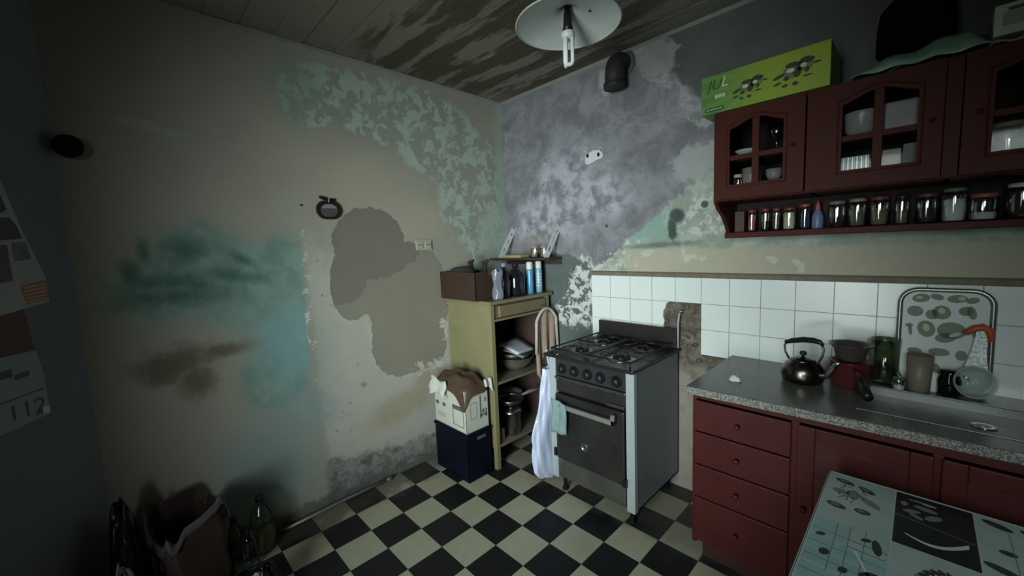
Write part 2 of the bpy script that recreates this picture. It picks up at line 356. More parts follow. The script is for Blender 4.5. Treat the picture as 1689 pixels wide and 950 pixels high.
def tag(o, label, cat, group=None):
    o['label'] = label; o['category'] = cat
    if group: o['group'] = group
    return o
def struct(o, label=None):
    o['kind'] = 'structure'
    if label: o['label'] = label
    return o
def bx(*a): return B().box(*a)
def inst(name, src_mesh, loc, parent, rot=None):
    o = bpy.data.objects.new(name, src_mesh); COL.objects.link(o); o.location = loc
    if rot: o.rotation_euler = rot
    o.parent = parent; return o
def ellipse(cu, cv, ru, rv, rot=0, n=18):
    c, s_ = math.cos(rot), math.sin(rot)
    return [(cu + ru * math.cos(2 * PI * i / n) * c - rv * math.sin(2 * PI * i / n) * s_, cv + ru * math.cos(2 * PI * i / n) * s_ + rv * math.sin(2 * PI * i / n) * c) for i in range(n)]
def rrect(x0, x1, y0, y1, r, n=6):
    P = []
    for cx, cy, a0 in ((x1 - r, y1 - r, 0), (x0 + r, y1 - r, PI / 2), (x0 + r, y0 + r, PI), (x1 - r, y0 + r, 3 * PI / 2)):
        P += [(cx + r * math.cos(a0 + PI / 2 * i / n), cy + r * math.sin(a0 + PI / 2 * i / n)) for i in range(n + 1)]
    return P
def text_mesh(body, size, shear=0.0):
    c = bpy.data.curves.new('lettering', 'FONT'); c.body = body; c.size = size; c.shear = shear; c.resolution_u = 3
    o = bpy.data.objects.new('lettering', c); COL.objects.link(o)
    me = bpy.data.meshes.new_from_object(o.evaluated_get(bpy.context.evaluated_depsgraph_get()))
    bpy.data.objects.remove(o); return me
def rnd(a, b): return random.uniform(a, b)

# ------------------------------------------------------------------ the room shell
H = 2.731; XR = 3.60; YR = -3.62
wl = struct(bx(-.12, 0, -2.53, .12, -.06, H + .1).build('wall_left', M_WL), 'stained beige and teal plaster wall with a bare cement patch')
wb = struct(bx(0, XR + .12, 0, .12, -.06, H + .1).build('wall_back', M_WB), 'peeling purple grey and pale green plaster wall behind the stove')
GREYW = mat('grey_blue_wall_paint', (.20, .205, .235), .7, 0, .12, 3)
sp = B(); p0, p1 = Vector((0, -2.53, 0)), Vector((1.05, -3.62, 0)); nrm = Vector((-(p1 - p0).y, (p1 - p0).x, 0)).normalized()
q = [p0, p1, p1 - nrm * .12 + Vector((0, -.08, 0)), p0 - nrm * .16]
sp.prism([(a.x, a.y) for a in q], lambda u, v, d: (u, v, d), -.06, H + .1)
wf = struct(sp.build('wall_front', GREYW), 'smooth grey blue wall at the left edge carrying a poster')
dr = B(); dr.box(1.0, 1.42, YR - .12, YR, -.06, H + .1); dr.box(2.48, 2.70, YR - .12, YR, -.06, H + .1); dr.box(3.30, XR + .12, YR - .12, YR, -.06, H + .1); dr.box(2.70, 3.30, YR - .12, YR, -.06, 1.42); dr.box(2.70, 3.30, YR - .12, YR, 2.40, H + .1); dr.box(1.42, 2.48, YR - .12, YR, 2.25, H + .1)
struct(dr.build('wall_rear', mat('rear_wall_paint', (.33, .32, .28), .8)))
struct(bx(XR, XR + .12, YR, 0, -.06, H + .1).build('wall_right', mat('right_wall_paint', (.13, .125, .11), .8)))
ce = struct(bx(-.12, XR + .12, YR - .12, .12, H + .012, H + .12).build('ceiling', M_CE), 'low dark ceiling of stained boards')
yb = -.002; k = 0
while yb > YR:
    w = .152 + .012 * math.sin(k * 2.3); d = .003 * math.sin(k * 1.7)
    bx(0, XR, max(yb - w + .0015, YR), yb, H + d, H + .02).build('board', M_CE, ce); yb -= w; k += 1
# cove lines where the walls meet the ceiling
cv = mat('pale_cove_plaster', (.25, .255, .235), .8)
struct(B().prism([(0, 0), (.014, 0), (0, -.014)], lambda u, v, d: (u, d, H + v - .002), YR, 0).build('trim_1', cv))
struct(B().prism([(0, 0), (.016, 0), (0, -.016)], lambda u, v, d: (d, -u, H + v - .002), 0, XR).build('trim_2', cv))

# floor of chequered cement tiles, each one a part
fl = struct(bx(-.02, XR, YR - 2.2, .0, -.08, -.006).build('floor', M_GROUT), 'black and cream chequered cement tile floor')
T = .2; OX, OY = .2052, -1.3295
tb = B(); tb.prism([(-.0985, -.0985), (.0985, -.0985), (.0985, .0985), (-.0985, .0985)], lambda u, v, d: (u, v, d), -.012, 0)
tm = tb.build('floor_tile', M_TW); mesh_w = tm.data; bpy.data.objects.remove(tm); mesh_k = mesh_w.copy(); mesh_k.materials.clear(); mesh_k.materials.append(M_TK)
rest = {0: B(), 1: B()}; cnt = 0
for i in range(-2, 17):
    for j in range(-12, 8):
        cx, cy = OX + T * (i + .5), OY + T * (j + .5); x0, x1, y0, y1 = cx - .0985, cx + .0985, cy - .0985, cy + .0985
        if x1 < .02 or y0 > -.02 or cy < YR or x0 > XR: continue
        white = (i + j) % 2 == 1
        if x0 < 0 or y1 > 0 or x1 > XR: 
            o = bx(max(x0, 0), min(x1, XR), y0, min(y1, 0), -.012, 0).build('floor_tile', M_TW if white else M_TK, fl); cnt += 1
        elif cnt < 290 and cy > -2.9:
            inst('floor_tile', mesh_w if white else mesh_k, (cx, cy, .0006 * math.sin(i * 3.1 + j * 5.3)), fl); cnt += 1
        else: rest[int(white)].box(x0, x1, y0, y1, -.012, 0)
for kk, b_ in rest.items():
    if b_.v: o = b_.build('floor_tile_remainder', M_TW if kk else M_TK, fl); o['kind'] = 'stuff'

# white glazed wall tiles behind stove and worktop
X0, ZT, TW = .8663, 1.3253, .15
g = .0016; wt = B(); wt.box(g, TW - g, -.009, 0, g, TW - g); o = wt.build('wall_tile', M_WT); md = o.data; bpy.data.objects.remove(o)
mort = mat('tile_grout', (.30, .30, .27), .9)
bm_ = B(); bm_.box(X0, X0 + TW * 18, -.004, 0, ZT - TW, ZT); bm_.box(X0, X0 + 3.5 * TW, -.004, 0, ZT - 3 * TW, ZT - TW); bm_.box(X0 + 5 * TW, X0 + TW * 18, -.004, 0, ZT - 3 * TW, ZT - TW)
bm_.build('tile_mortar', mort, wb)
for k in range(18):
    for r in range(3):
        if k == 4 and r > 0: continue
        if k == 3 and r > 0:
            a = X0 + TW * 3; zb = ZT - TW * (r + 1)
            pl = [(a + g, zb + g), (a + .075, zb + g), (a + .082, zb + .03), (a + .070, zb + .055), (a + .074, zb + .09), (a + .088, zb + .11), (a + .092, zb + .135), (a + .11, zb + TW - g), (a + g, zb + TW - g)] if r == 1 else [(a + g, zb + g), (a + .06, zb + g), (a + .075, zb + TW - g), (a + g, zb + TW - g)]
            B().prism(pl, lambda u, v, d: (u, d, v), 0, -.009).build('broken_tile', M_WT, wb); continue
        o = inst('wall_tile', md, (X0 + TW * k, .0005 * math.sin(k * 3 + r), ZT - TW * (r + 1)), wb, (0.004 * math.sin(k * 5.1 + r * 2), 0, 0.004 * math.sin(k * 2.3 + r * 7)))
        o.location.y -= .001
tr = B(); 
tr.prism([(0, 0), (-.016, .002), (-.014, .022), (-.004, .030), (0, .030)], lambda u, v, d: (d, u, ZT + v), X0 - .015, XR - .01)
struct(tr.build('trim_3', mat('brown_cement_ledge', (.17, .15, .105), .9, 0, .3, 30, .2)), 'thin brown cement ledge over the white tiles')
# rubble of broken cement in the tile gap
rb = B()
for _ in range(26):
    cx, cz = rnd(1.40, 1.61), rnd(.82, 1.16); r = rnd(.008, .022)
    rb.lathe([(0.001, -r * .6), (r, 0), (0.001, r * .6)], (cx, -.001, cz), 6, Matrix.Rotation(rnd(0, 3), 3, 'X'))
o = rb.build('cement_lump', mat('rough_cement', (.125, .11, .088), .95, 0, .4, 40, .4), wb); o['kind'] = 'stuff'

# ------------------------------------------------------------------ gas cooker
def stove():
    t = thing('gas_cooker', 'grey gas cooker with black hob, white corner trims and steel oven door', 'stove', (1.207, -.29, 0))
    x0, x1, y0, y1 = .925, 1.49, -.55, -.02
    b = B(); b.box(x0, x0 + .012, y0, y1, .10, .878); b.box(x1 - .012, x1, y0, y1, .10, .878); b.box(x0, x1, y1 - .012, y1, .10, .878); b.box(x0, x1, y0 + .03, y1, .10, .115); b.box(x0 + .02, x1 - .02, y0 + .035, y0 + .05, .12, .87)
    b.build('body', GREYP, t, .003)
    for a in (x0 - .002, x1 - .046): bx(a, a + .048, y0 - .012, y0 + .02, .10, .878).build('corner_trim', TRIMP, t, .003)
    b = B(); b.box(x0 - .022, x1 + .014, y0 - .045, y1, .878, .897)
    hob = b.build('hob', BLACKM, t, .006)
    bx(x0 + .02, x1 - .004, y1 - .03, y1 - .008, .897, 1.018).build('backguard', mat('brown_black_enamel', (.022, .018, .016), .4), t, .003)
    bx(x0 + .046, x1 - .046, y0 - .008, y0 + .03, .765, .874).build('control_panel', mat('control_panel_black', (.028, .028, .030), .35), t, .003)
    bx(x0 + .046, x1 - .046, y0 - .022, y0 + .03, .745, .762).build('ledge', DSTEEL, t, .003)
    for k, x in enumerate((1.022, 1.112, 1.205, 1.29, 1.39)):
        M = Matrix.Rotation(PI / 2, 3, 'X')
        kn = B().lathe([(.031, 0), (.031, .006), (.024, .010), (.022, .026), (.018, .030), (0, .030)], (x, y0 - .008, .812), 18, M).build('knob', BLACK, t)
        bx(x - .004, x + .004, y0 - .045, y0 - .036, .795, .829).build('grip', BLACK, kn, .001)
        B().lathe([(.004, 0), (.004, .01), (0, .01)], (x, y0 - .022, .748), 8, M).build('indicator', BLACK, t)
    bx(x0 + .046, x1 - .046, y0 - .004, y0 + .03, .665, .742).build('grill_panel', mat('smoked_steel', (.055, .053, .05), .32, .6, .3, 6), t, .002)
    bx(1.33, 1.435, y0 - .020, y0 - .004, .668, .684).build('grill_lip', DSTEEL, t, .002)
    OD = mat('oven_steel', (.085, .082, .077), .28, .8, .5, 6)
    d = bx(x0 + .05, x1 - .052, y0 - .026, y0 + .02, .245, .655).build('oven_door', OD, t, .005)
    h = B(); h.tube([(1.02, y0 - .028, .588), (1.02, y0 - .062, .590), (1.02, y0 - .062, .592)], .008, 8); h.tube([(1.385, y0 - .028, .622), (1.385, y0 - .062, .622), (1.385, y0 - .062, .624)], .008, 8)
    h.box(1.0, 1.405, y0 - .070, y0 - .055, .588, .614); h.box(1.388, 1.405, y0 - .070, y0 - .055, .588, .645)
    h.build('handle', mat('handle_alloy', (.46, .44, .42), .35, .7), d, .003)
    th = B().lathe([(.026, 0), (.026, .006), (.019, .008), (.017, .003), (0, .003)], (1.185, y0 - .026, .378), 20, Matrix.Rotation(PI / 2, 3, 'X')).build('spyhole', DSTEEL, d)
    bx(x0 + .05, x1 - .052, y0 - .012, y0 + .02, .118, .238).build('bottom_drawer', mat('drawer_steel', (.20, .195, .18), .28, .8, .45, 5), t, .004)
    bx(1.425, 1.452, y0 - .030, y0 - .008, .240, .285).build('hinge_cover', BLACK, t, .002); bx(.952, .972, y0 - .028, y0 - .008, .25, .30).build('hinge_cover', BLACK, t, .002)
    for a in (x0 + .05, x1 - .05):
        for c in (y0 + .05, y1 - .05): B().lathe([(.02, 0), (.02, .012), (.012, .02), (.012, .10)], (a, c, 0), 10).build('foot', mat('matt_black', (.010, .010, .010), .9, 0, .2, 10, 0, .1), t)
    # burners and pan supports
    for a, c, r in ((1.07, -.42, .042), (1.34, -.42, .050), (1.07, -.17, .050), (1.34, -.17, .038)):
        pan = B().lathe([(r * 1.75, .897), (r * 1.7, .902), (r * 1.2, .900), (0, .900)], (a, c, 0), 20).build('burner_bowl', mat('bowl_alloy', (.28, .28, .29), .3, .85), t)
        B().lathe([(r, .900), (r * .95, .913), (r * .7, .916), (r * .68, .921), (0, .922)], (a, c, 0), 18).build('burner_cap', BLACK, pan)
    for a0, a1 in ((.945, 1.195), (1.21, 1.47)):
        b = B(); z = .928
        b.tube([(a0, -.56, z), (a1, -.56, z), (a1, -.06, z), (a0, -.06, z)], .0055, 6, closed=True)
        b.tube([(a0, -.305, z), (a1, -.305, z)], .005, 6)
        cx = (a0 + a1) / 2
        for cy in (-.42, -.17):
            for k in range(4):
                an = PI / 4 + k * PI / 2; b.tube([(cx + .03 * math.cos(an), cy + .03 * math.sin(an), z + .004), (cx + .118 * math.cos(an), cy + .118 * math.sin(an), z)], .0048, 6)
        for p in ((a0, -.56), (a1, -.56), (a0, -.06), (a1, -.06)): b.tube([(p[0], p[1], .897), (p[0], p[1], z)], .005, 6)
        b.build('pan_support', BLACKM, t)
    for p in ((1.00, -.575), (1.37, -.575)): B().lathe([(.006, .897), (.006, .901), (0, .903)], (p[0], p[1], 0), 10).build('screw', CHROME, t)
stove()
c = B().grid(lambda u, v: (.985 + .105 * u + .004 * math.sin(v * 5), -.620 - .006 * math.sin(u * 9 + v * 2) - .003, .642 - .02 * u - (.215 - .03 * u) * v), 10, 8)
tag(c.build('tea_towel', mat('teal_grey_towel', (.20, .28, .285), .9, 0, .35, 25, .2), solid=.004), 'small blue green towel hung over the left end of the oven handle', 'towel')
t = thing('gas_pipe', 'white painted gas pipe and tap in the broken tile gap', 'pipe', (1.50, -.02, 1.0))
B().tube([(1.500, -.012, 1.12), (1.497, -.03, 1.10), (1.494, -.035, 1.05), (1.494, -.035, .90)], .006, 8).build('pipe', TRIMP, t)
B().lathe([(.012, -.012), (.014, 0), (.012, .014), (0, .016)], (1.507, -.014, 1.122), 10, Matrix.Rotation(PI / 2, 3, 'X')).build('tap', CHROME, t)

# ------------------------------------------------------------------ open kitchen cupboard in the corner
CX0, CX1, CY0, CY1, CZ = .012, .50, -.65, -.055, 1.19
t = thing('open_cabinet', 'olive cream wooden cabinet with brown drawer and open pot shelves in the corner', 'cabinet', (.25, -.35, 0))
bx(CX0, CX1 - .03, CY0, CY0 + .018, .15, 1.165).build('side_panel', OLIVE, t, .002)
bx(CX0, CX1 - .03, CY1 - .018, CY1, .15, 1.165).build('side_panel', mat('cabinet_back_board', (.060, .035, .026), .7), t, .002)
bx(CX0, CX0 + .012, CY0 + .018, CY1 - .018, .15, 1.165).build('back_panel', mat('cabinet_back_board', (.060, .035, .026), .7), t)
for a in (CX0, CX1 - .035):
    for c in (CY0 - .003, CY1 - .032): bx(a, a + .035, c, c + .035, 0, 1.165).build('post', OLIVE, t, .003)
bx(-.0 + .004, CX1 + .022, CY0 - .022, CY1 + .02, 1.165, CZ).build('top', mat('worn_cream_top', (.20, .17, .095), .5, 0, .35, 10, .06), t, .004)
for z in (.17, .62): bx(CX0 + .012, CX1 - .004, CY0 + .018, CY1 - .018, z - .018, z).build('shelf', mat('shelf_board', (.16, .15, .11), .6), t, .002)
bx(CX1 - .03, CX1 - .004, CY0 + .03, CY1 - .03, 1.045, 1.060).build('rail', OLIVE, t, .002)
d = bx(CX1 - .32, CX1 - .012, CY0 + .036, CY1 - .036, 1.064, 1.155).build('drawer', WOOD, t, .003)
bx(CX1 - .012, CX1 + .008, CY0 + .075, CY1 - .045, 1.072, 1.150).build('drawer_front', mat('drawer_front_wood', (.175, .135, .082), .5, 0, .3, 8, .1), d, .004)

# pots and dishes on the cabinet shelves
def lath(name, label, cat, prof, loc, m_, n=28, grp=None, M=None):
    o = B().lathe(prof, (0, 0, 0), n, M).build(name, m_); o.location = loc; return tag(o, label, cat, grp)
def cookpot(name, label, loc, r, h, m_, lid=None, handle=None, rotz=0, hm=BLACK):
    t = thing(name, label, 'pot', loc, rotz)
    B().lathe([(r * .9, 0), (r, h * .1), (r, h), (r + .006, h + .003), (r - .004, h + .003), (r - .006, .006), (0, .006)], (0, 0, 0), 28).build('pan_body', m_, t, local=True)
    if lid:
        l = B().lathe([(r + .004, h + .004), (r + .004, h + .010), (r * .6, h + .026), (0, h + .032)], (0, 0, 0), 28).build('lid', lid, t, local=True)
        B().lathe([(.008, h + .03), (.007, h + .042), (.018, h + .048), (.016, h + .058), (0, h + .06)], (0, 0, 0), 14).build('lid_knob', hm, l, local=True)
    if handle: B().tube([(r - .002, 0, h * .8), (r + .03, 0, h * .85), (r + handle, 0, h * .9 + .01)], [.010, .011, .013], 8).build('handle', hm, t, local=True)
    return t
cookpot('saucepan', 'polished steel saucepan with lid on the lowest cabinet shelf', (.41, -.42, .17), .072, .165, STEEL, STEEL, hm=CHROME)
cookpot('saucepan', 'dark pan with a white enamel rim on the lowest cabinet shelf', (.235, -.265, .17), .10, .22, BLACKM, WHITE)
cookpot('stock_pot', 'blackened stock pot at the back of the lowest cabinet shelf', (.145, -.515, .17), .095, .24, BLACKM)
t = thing('frying_pan', 'dull grey frying pan whose handle points to the stove, lying under the shelf', 'pan', (.395, -.41, .399), 1.25)
B().lathe([(.085, 0), (.105, .035), (.108, .036), (.085, .006), (0, .006)], (0, 0, 0), 28).build('pan_body', DSTEEL, t, local=True)
B().tube([(.10, 0, .030), (.16, 0, .045), (.25, 0, .052)], [.010, .013, .015], 8).build('handle', mat('grey_handle', (.17, .16, .15), .5), t, local=True)
lath('mixing_bowl', 'wide dull metal bowl on the upper cabinet shelf', 'bowl', [(.07, 0), (.13, .05), (.155, .10), (.160, .102), (.15, .10), (.12, .05), (.06, .008), (0, .008)], (.340, -.295, .62), mat('dull_olive_metal', (.34, .325, .26), .35, .7))
lath('mixing_bowl', 'dark bowl nested in the wide metal bowl', 'bowl', [(.06, 0), (.125, .055), (.150, .115), (.154, .116), (.12, .055), (.05, .008), (0, .008)], (.340, -.295, .650), mat('dark_tin', (.075, .07, .06), .4, .6))
for i, (z, rz, m_, lb) in enumerate(((.768, .35, mat('grey_paper', (.28, .29, .34), .7), 'grey sheet of card lying on the nested bowls'), (.776, .15, mat('blue_white_paper', (.74, .78, .86), .6), 'white sheet of paper on top of the nested bowls'))):
    b = B().grid(lambda u, v: ((u - .5) * .20, (v - .5) * .26, .012 * math.sin(u * 3 + v * 2)), 6, 6); o = b.build('paper_sheet', m_, solid=.0015); o.location = (.385 - .03 * i, -.30 + .02 * i, z + .012 * i); o.rotation_euler = (0.0, .22, rz); tag(o, lb, 'paper')
cookpot('saucepan', 'black pot with steel lid ring behind the papers', (.112, -.34, .62), .076, .265, BLACKM, BLACKM, hm=CHROME)
B_ = bx(-.05, .05, -.04, .04, 0, .09).build('carton', mat('red_brown_card', (.17, .085, .058), .8), bevel=.002); B_.location = (.42, -.585, .17); tag(B_, 'small red brown carton on the lowest shelf beside the cabinet post', 'box')

# things on the cabinet top
t = thing('cardboard_box', 'dark brown open box full of odds and ends on the cabinet top', 'box', (.225, -.585, CZ))
DB = mat('dark_brown_card', (.040, .021, .013), .75, 0, .25, 10, .1)
x0, x1, y0, y1 = .012, .42, -.705, -.46
for a in ((x0, x1, y0, y0 + .006), (x0, x1, y1 - .006, y1), (x0, x0 + .006, y0, y1), (x1 - .006, x1, y0, y1)): bx(*a, CZ + .004, CZ + .195).build('panel', DB, t, .001)
bx(x0, x1, y0, y1, CZ, CZ + .005).build('base', DB, t)
rgh = mat('dark_leather', (.032, .026, .022), .7, 0, .4, 20, .2)
for k, (a, c, l, an, tilt) in enumerate(((.07, -.62, .20, .3, .5), (.13, -.60, .22, 1.2, .4), (.21, -.62, .18, 2.2, .5), (.30, -.60, .23, .5, .7), (.36, -.58, .25, 1.8, .3), (.26, -.55, .26, 2.8, .4))):
    d = Vector((math.cos(an) * math.sin(tilt), math.sin(an) * math.sin(tilt) * .5, math.cos(tilt))); p = Vector((a, c, CZ + .02))
    nm = ('hand_tool', 'dark hand tool poking out of the brown box, %s' % ('nearest the wall', 'second from the wall', 'third from the wall', 'thick one in the middle', 'next to the shopping bag', 'standing tallest')[k])
    th = thing(nm[0], nm[1], 'tool', p, 0, 'tools in the brown box')
    B().tube([p, p + d * l * .6, p + d * l], [.010, .012, .015], 8).build('shaft', rgh, th)
    B().tube([p + d * l * .97 - Vector((.018, .01, 0)), p + d * l + Vector((.024, .01, .01))], .011, 8).build('head', rgh, th)
b = B(); b.lathe([(.001, -.02), (.07, 0), (.10, .03), (.07, .055), (.001, .065)], (0, 0, 0), 20, None, 1.2, .9); o = b.build('cloth_bundle', mat('dark_rag', (.035, .032, .030), .95, 0, .4, 25, .3)); o.location = (.13, -.585, CZ + .165); tag(o, 'dark rag bundle heaped in the brown box', 'cloth')
def bottle(name, label, cat, loc, prof, m_, cap, capm, grp=None, extra=None):
    t = thing(name, label, cat, loc, 0, grp)
    B().lathe(prof, (0, 0, 0), 20).build('bottle_body', m_, t, local=True)
    B().lathe(cap, (0, 0, 0), 16).build('cap', capm, t, local=True)
    if extra: extra(t)
    return t
DG = mat('black_bottle_glass', (.010, .010, .016), .08, 0, .2, 10, 0, .6)
bottle('dark_bottle', 'squat black glass bottle on the cabinet top beside the blue cans', 'bottle', (.43, -.335, CZ), [(.06, 0), (.066, .01), (.066, .14), (.05, .175), (.022, .20), (.022, .215)], DG, [(.024, .212), (.024, .235), (0, .236)], BLACK)
bottle('dark_bottle', 'black glass bottle with purple sheen behind the plastic bag', 'bottle', (.44, -.46, CZ), [(.040, 0), (.043, .01), (.043, .15), (.03, .18), (.016, .20), (.016, .22)], DG, [(.018, .218), (.018, .245), (0, .246)], mat('mauve_cap', (.25, .22, .30), .5))
b = B().grid(lambda u, v: ((.034 + .008 * math.sin(v * 9) + .006 * math.sin(u * 6 * PI)) * math.cos(u * 2 * PI), (.034 + .005 * math.sin(u * 6 * PI + v * 8)) * math.sin(u * 2 * PI), .20 * v + .012 * math.sin(u * 8 * PI) * v), 30, 10, True, True)
o = b.build('plastic_bag', film('grey_lilac_film', (.20, .20, .26), .8, .15)); o.location = (.462, -.545, CZ + .002); tag(o, 'crumpled lilac grey plastic bag at the end of the brown box', 'bag')
for k, (y, lb) in enumerate(((-.205, 'sky blue spray can with white cap, the one nearer the black bottles'), (-.105, 'pale blue spray can with white cap, the one nearer the peeling wall'))):
    t = thing('spray_can', lb, 'spray can', (.45, y, CZ), 0, 'blue spray cans')
    cn = B().lathe([(.024, 0), (.026, .004), (.026, .175), (.021, .190)], (0, 0, 0), 20).build('can_body', mat('sky_blue_tin' if k == 0 else 'pale_blue_tin', (.10, .33, .55) if k == 0 else (.22, .42, .58), .3, .2, .1), t, local=True)
    bd = B()
    for i in range(5): bd.lathe([(.0263, .05 + .022 * i), (.0263, .058 + .022 * i)], (0, 0, 0), 20)
    if k: bd.build('printed_band', mat('white_print', (.55, .62, .66), .4), cn, local=True)
    B().lathe([(.0235, .184), (.024, .188), (.024, .232), (.020, .240), (0, .241)], (0, 0, 0), 20).build('cap', WHITE, t, local=True)

# little wall shelf above the cabinet
t = thing('wall_shelf', 'dark little corner shelf hung on two white slotted metal strips', 'shelf', (.3, -.1, 1.45))
bx(.004, .60, -.205, -.004, 1.442, 1.458).build('shelf_board', mat('dark_shelf_wood', (.045, .035, .026), .6), t, .002)
bx(.004, .60, -.012, -.002, 1.40, 1.442).build('wall_rail', mat('dark_shelf_wood', (.045, .035, .026), .6), t, .002)
def strip(x):
    "slotted flat bar, from shelf front up to the wall"
    a, bb = Vector((x, -.175, 1.452)), Vector((x, -.006, 1.690)); d = (bb - a); L_ = d.length; d.normalize(); w = Vector((0, d.z, -d.y))
    def P(u, v, dd): return a + d * u + w * v + Vector((dd, 0, 0))
    b = B(); hw = .026; th = .003
    slots = [(L_ * .22, L_ * .36), (L_ * .50, L_ * .64), (L_ * .78, L_ * .86)]
    cuts = [0.0] + [q for s_ in slots for q in s_] + [L_]
    for i in range(len(cuts) - 1):
        u0, u1 = cuts[i], cuts[i + 1]
        if i % 2 == 0: b.prism([(u0, -hw), (u1, -hw), (u1, hw), (u0, hw)], P, 0, th)
        else:
            b.prism([(u0, -hw), (u1, -hw), (u1, -.009), (u0, -.009)], P, 0, th); b.prism([(u0, .009), (u1, .009), (u1, hw), (u0, hw)], P, 0, th)
    return b
strip(.585).build('bracket_strip', WHITE, t); strip(.10).build('bracket_strip', WHITE, t)
o = bx(-.10, .10, -.05, .05, 0, .022).build('flat_tin', mat('yellow_straw', (.42, .33, .16), .6), bevel=.004); o.location = (.23, -.125, 1.458); tag(o, 'flat straw yellow tin lying on the dark wall shelf', 'tin')
def jar(name, label, cat, loc, r, h, lidm, fillm=None, fill=.6, grp=None, gm=None, lidh=.014, lidr=None):
    t = thing(name, label, cat, loc, 0, grp); lr = lidr or r * .86
    B().lathe([(r * .9, 0), (r, .006), (r, h * .78), (r * .96, h * .84), (lr * .93, h - lidh), (lr * .93, h - .002)], (0, 0, 0), 22).build('jar_glass', gm or GLASS, t, local=True)
    if fillm: B().lathe([(r * .86, .004), (r * .93, .008), (r * .93, .008 + (h * .74) * fill), (0, .010 + (h * .74) * fill)], (0, 0, 0), 20).build('filling', fillm, t, local=True)
    if lidm: B().lathe([(lr, h - lidh), (lr * 1.02, h - lidh + .002), (lr * 1.02, h - .002), (lr * .95, h), (0, h)], (0, 0, 0), 22).build('lid', lidm, t, local=True)
    return t
TAN = mat('tan_lid', (.30, .25, .17), .5)
jar('glass_jar', 'small glass jar on the dark wall shelf, the one beside the straw tin', 'jar', (.415, -.10, 1.458), .032, .085, TAN, mat('grain', (.32, .28, .2), .8), .4, 'jars on the wall shelf')
jar('glass_jar', 'small glass jar on the dark wall shelf, the one beside the white strip', 'jar', (.510, -.10, 1.458), .032, .085, TAN, mat('grain', (.32, .28, .2), .8), .3, 'jars on the wall shelf')

# hanging towel and plastic bag between cabinet and cooker
t = thing('hanging_towel', 'pinkish beige towel with pale rim hanging from the cabinet corner', 'towel', (.56, -.16, .6))
def tow(u, v):
    a = (u - .5) * 2; top = 1.075 - .10 * abs(a) ** 2.2
    w = .118 - .015 * v; z = top - v * (.40 - .09 * math.cos(a * 5) * v)
    return (.548 + .012 * math.sin(u * 16) * (.4 + v) - .01 * v, -.155 + a * w, z)
B().grid(tow, 26, 14).build('cloth', mat('pink_beige_cloth', (.34, .245, .20), .9, 0, .35, 16, .25), t, solid=.006)
rimp = [(.558, -.155 + .122 * a, 1.080 - .104 * abs(a) ** 2.2 - (.22 * max(0, abs(a) - .92) / .08)) for a in [-1 + .1 * i for i in range(21)]]
B().tube(rimp, .011, 8).build('hem', mat('pale_hem', (.46, .42, .36), .9, 0, .2, 20, .2), t)
B().tube([(.500, -.155, 1.10), (.53, -.155, 1.10), (.548, -.155, 1.085), (.548, -.155, 1.06)], .003, 6).build('hook', STEEL, t)
t = thing('plastic_sack', 'long bluish translucent plastic sack hanging at the left side of the cooker', 'bag', (.87, -.56, .1))
def sack(u, v):
    a = u * 2 * PI; w = .050 + .062 * min(1, (v / .6)) ** 1.5 - .0 * v; w *= (1 - .35 * max(0, (v - .93) / .07) ** 2)
    z = .78 - .70 * v
    r = 1 + .10 * math.sin(5 * a + v * 7) + .06 * math.sin(9 * a - v * 15)
    return (.880 + .030 * math.cos(a) * r, -.515 - .055 * min(1, v / .6) + w * math.sin(a) * r, z - .02 * math.sin(a) * v)
b = B().grid(sack, 44, 30, True, True); b.build('sack_film', film('blue_white_film', (.62, .68, .88), .9, .22), t)
B().tube([(.890, -.515, .77), (.885, -.53, .84), (.90, -.56, .905), (.915, -.57, .905)], .006, 8).build('tie', film('blue_white_film', (.62, .68, .88), .9, .22), t)

# navy bin, carton, brown cloth
t = thing('storage_crate', 'dark navy plastic crate on the floor under the printed white carton', 'crate', (.295, -.775, 0))
x0, x1, y0, y1 = .105, .475, -.885, -.682
b = B(); b.box(x0, x1, y0, y0 + .006, .004, .335); b.box(x0, x1, y1 - .006, y1, .004, .335); b.box(x0, x0 + .006, y0, y1, .004, .335); b.box(x1 - .006, x1, y0, y1, .004, .335); b.box(x0, x1, y0, y1, 0, .008)
b.build('crate_body', NAVY, t, .002)
b = B(); b.box(x0 - .008, x1 + .008, y0 - .008, y0, .312, .330); b.box(x0 - .008, x1 + .008, y1, y1 + .008, .312, .330); b.box(x1, x1 + .008, y0, y1, .312, .330); b.box(x0 - .008, x0, y0, y1, .312, .330); b.build('rim', NAVY, t, .003)
bx(x1 + .0005, x1 + .004, -.80, -.73, .275, .295).build('handle_slot', mat('slot_grey', (.10, .10, .11), .6), t)
t = thing('printed_carton', 'white printed carton with open flaps standing on the navy crate', 'box', (.29, -.775, .335))
x0, x1, y0, y1 = .110, .470, -.880, -.688; z0, z1 = .336, .625
for a in ((x0, x1, y0, y0 + .004), (x0, x1, y1 - .004, y1), (x0, x0 + .004, y0, y1), (x1 - .004, x1, y0, y1)): bx(*a, z0, z1).build('side', OFFW, t, .001)
bx(x0, x1, y0, y1, z0, z0 + .004).build('bottom', OFFW, t)
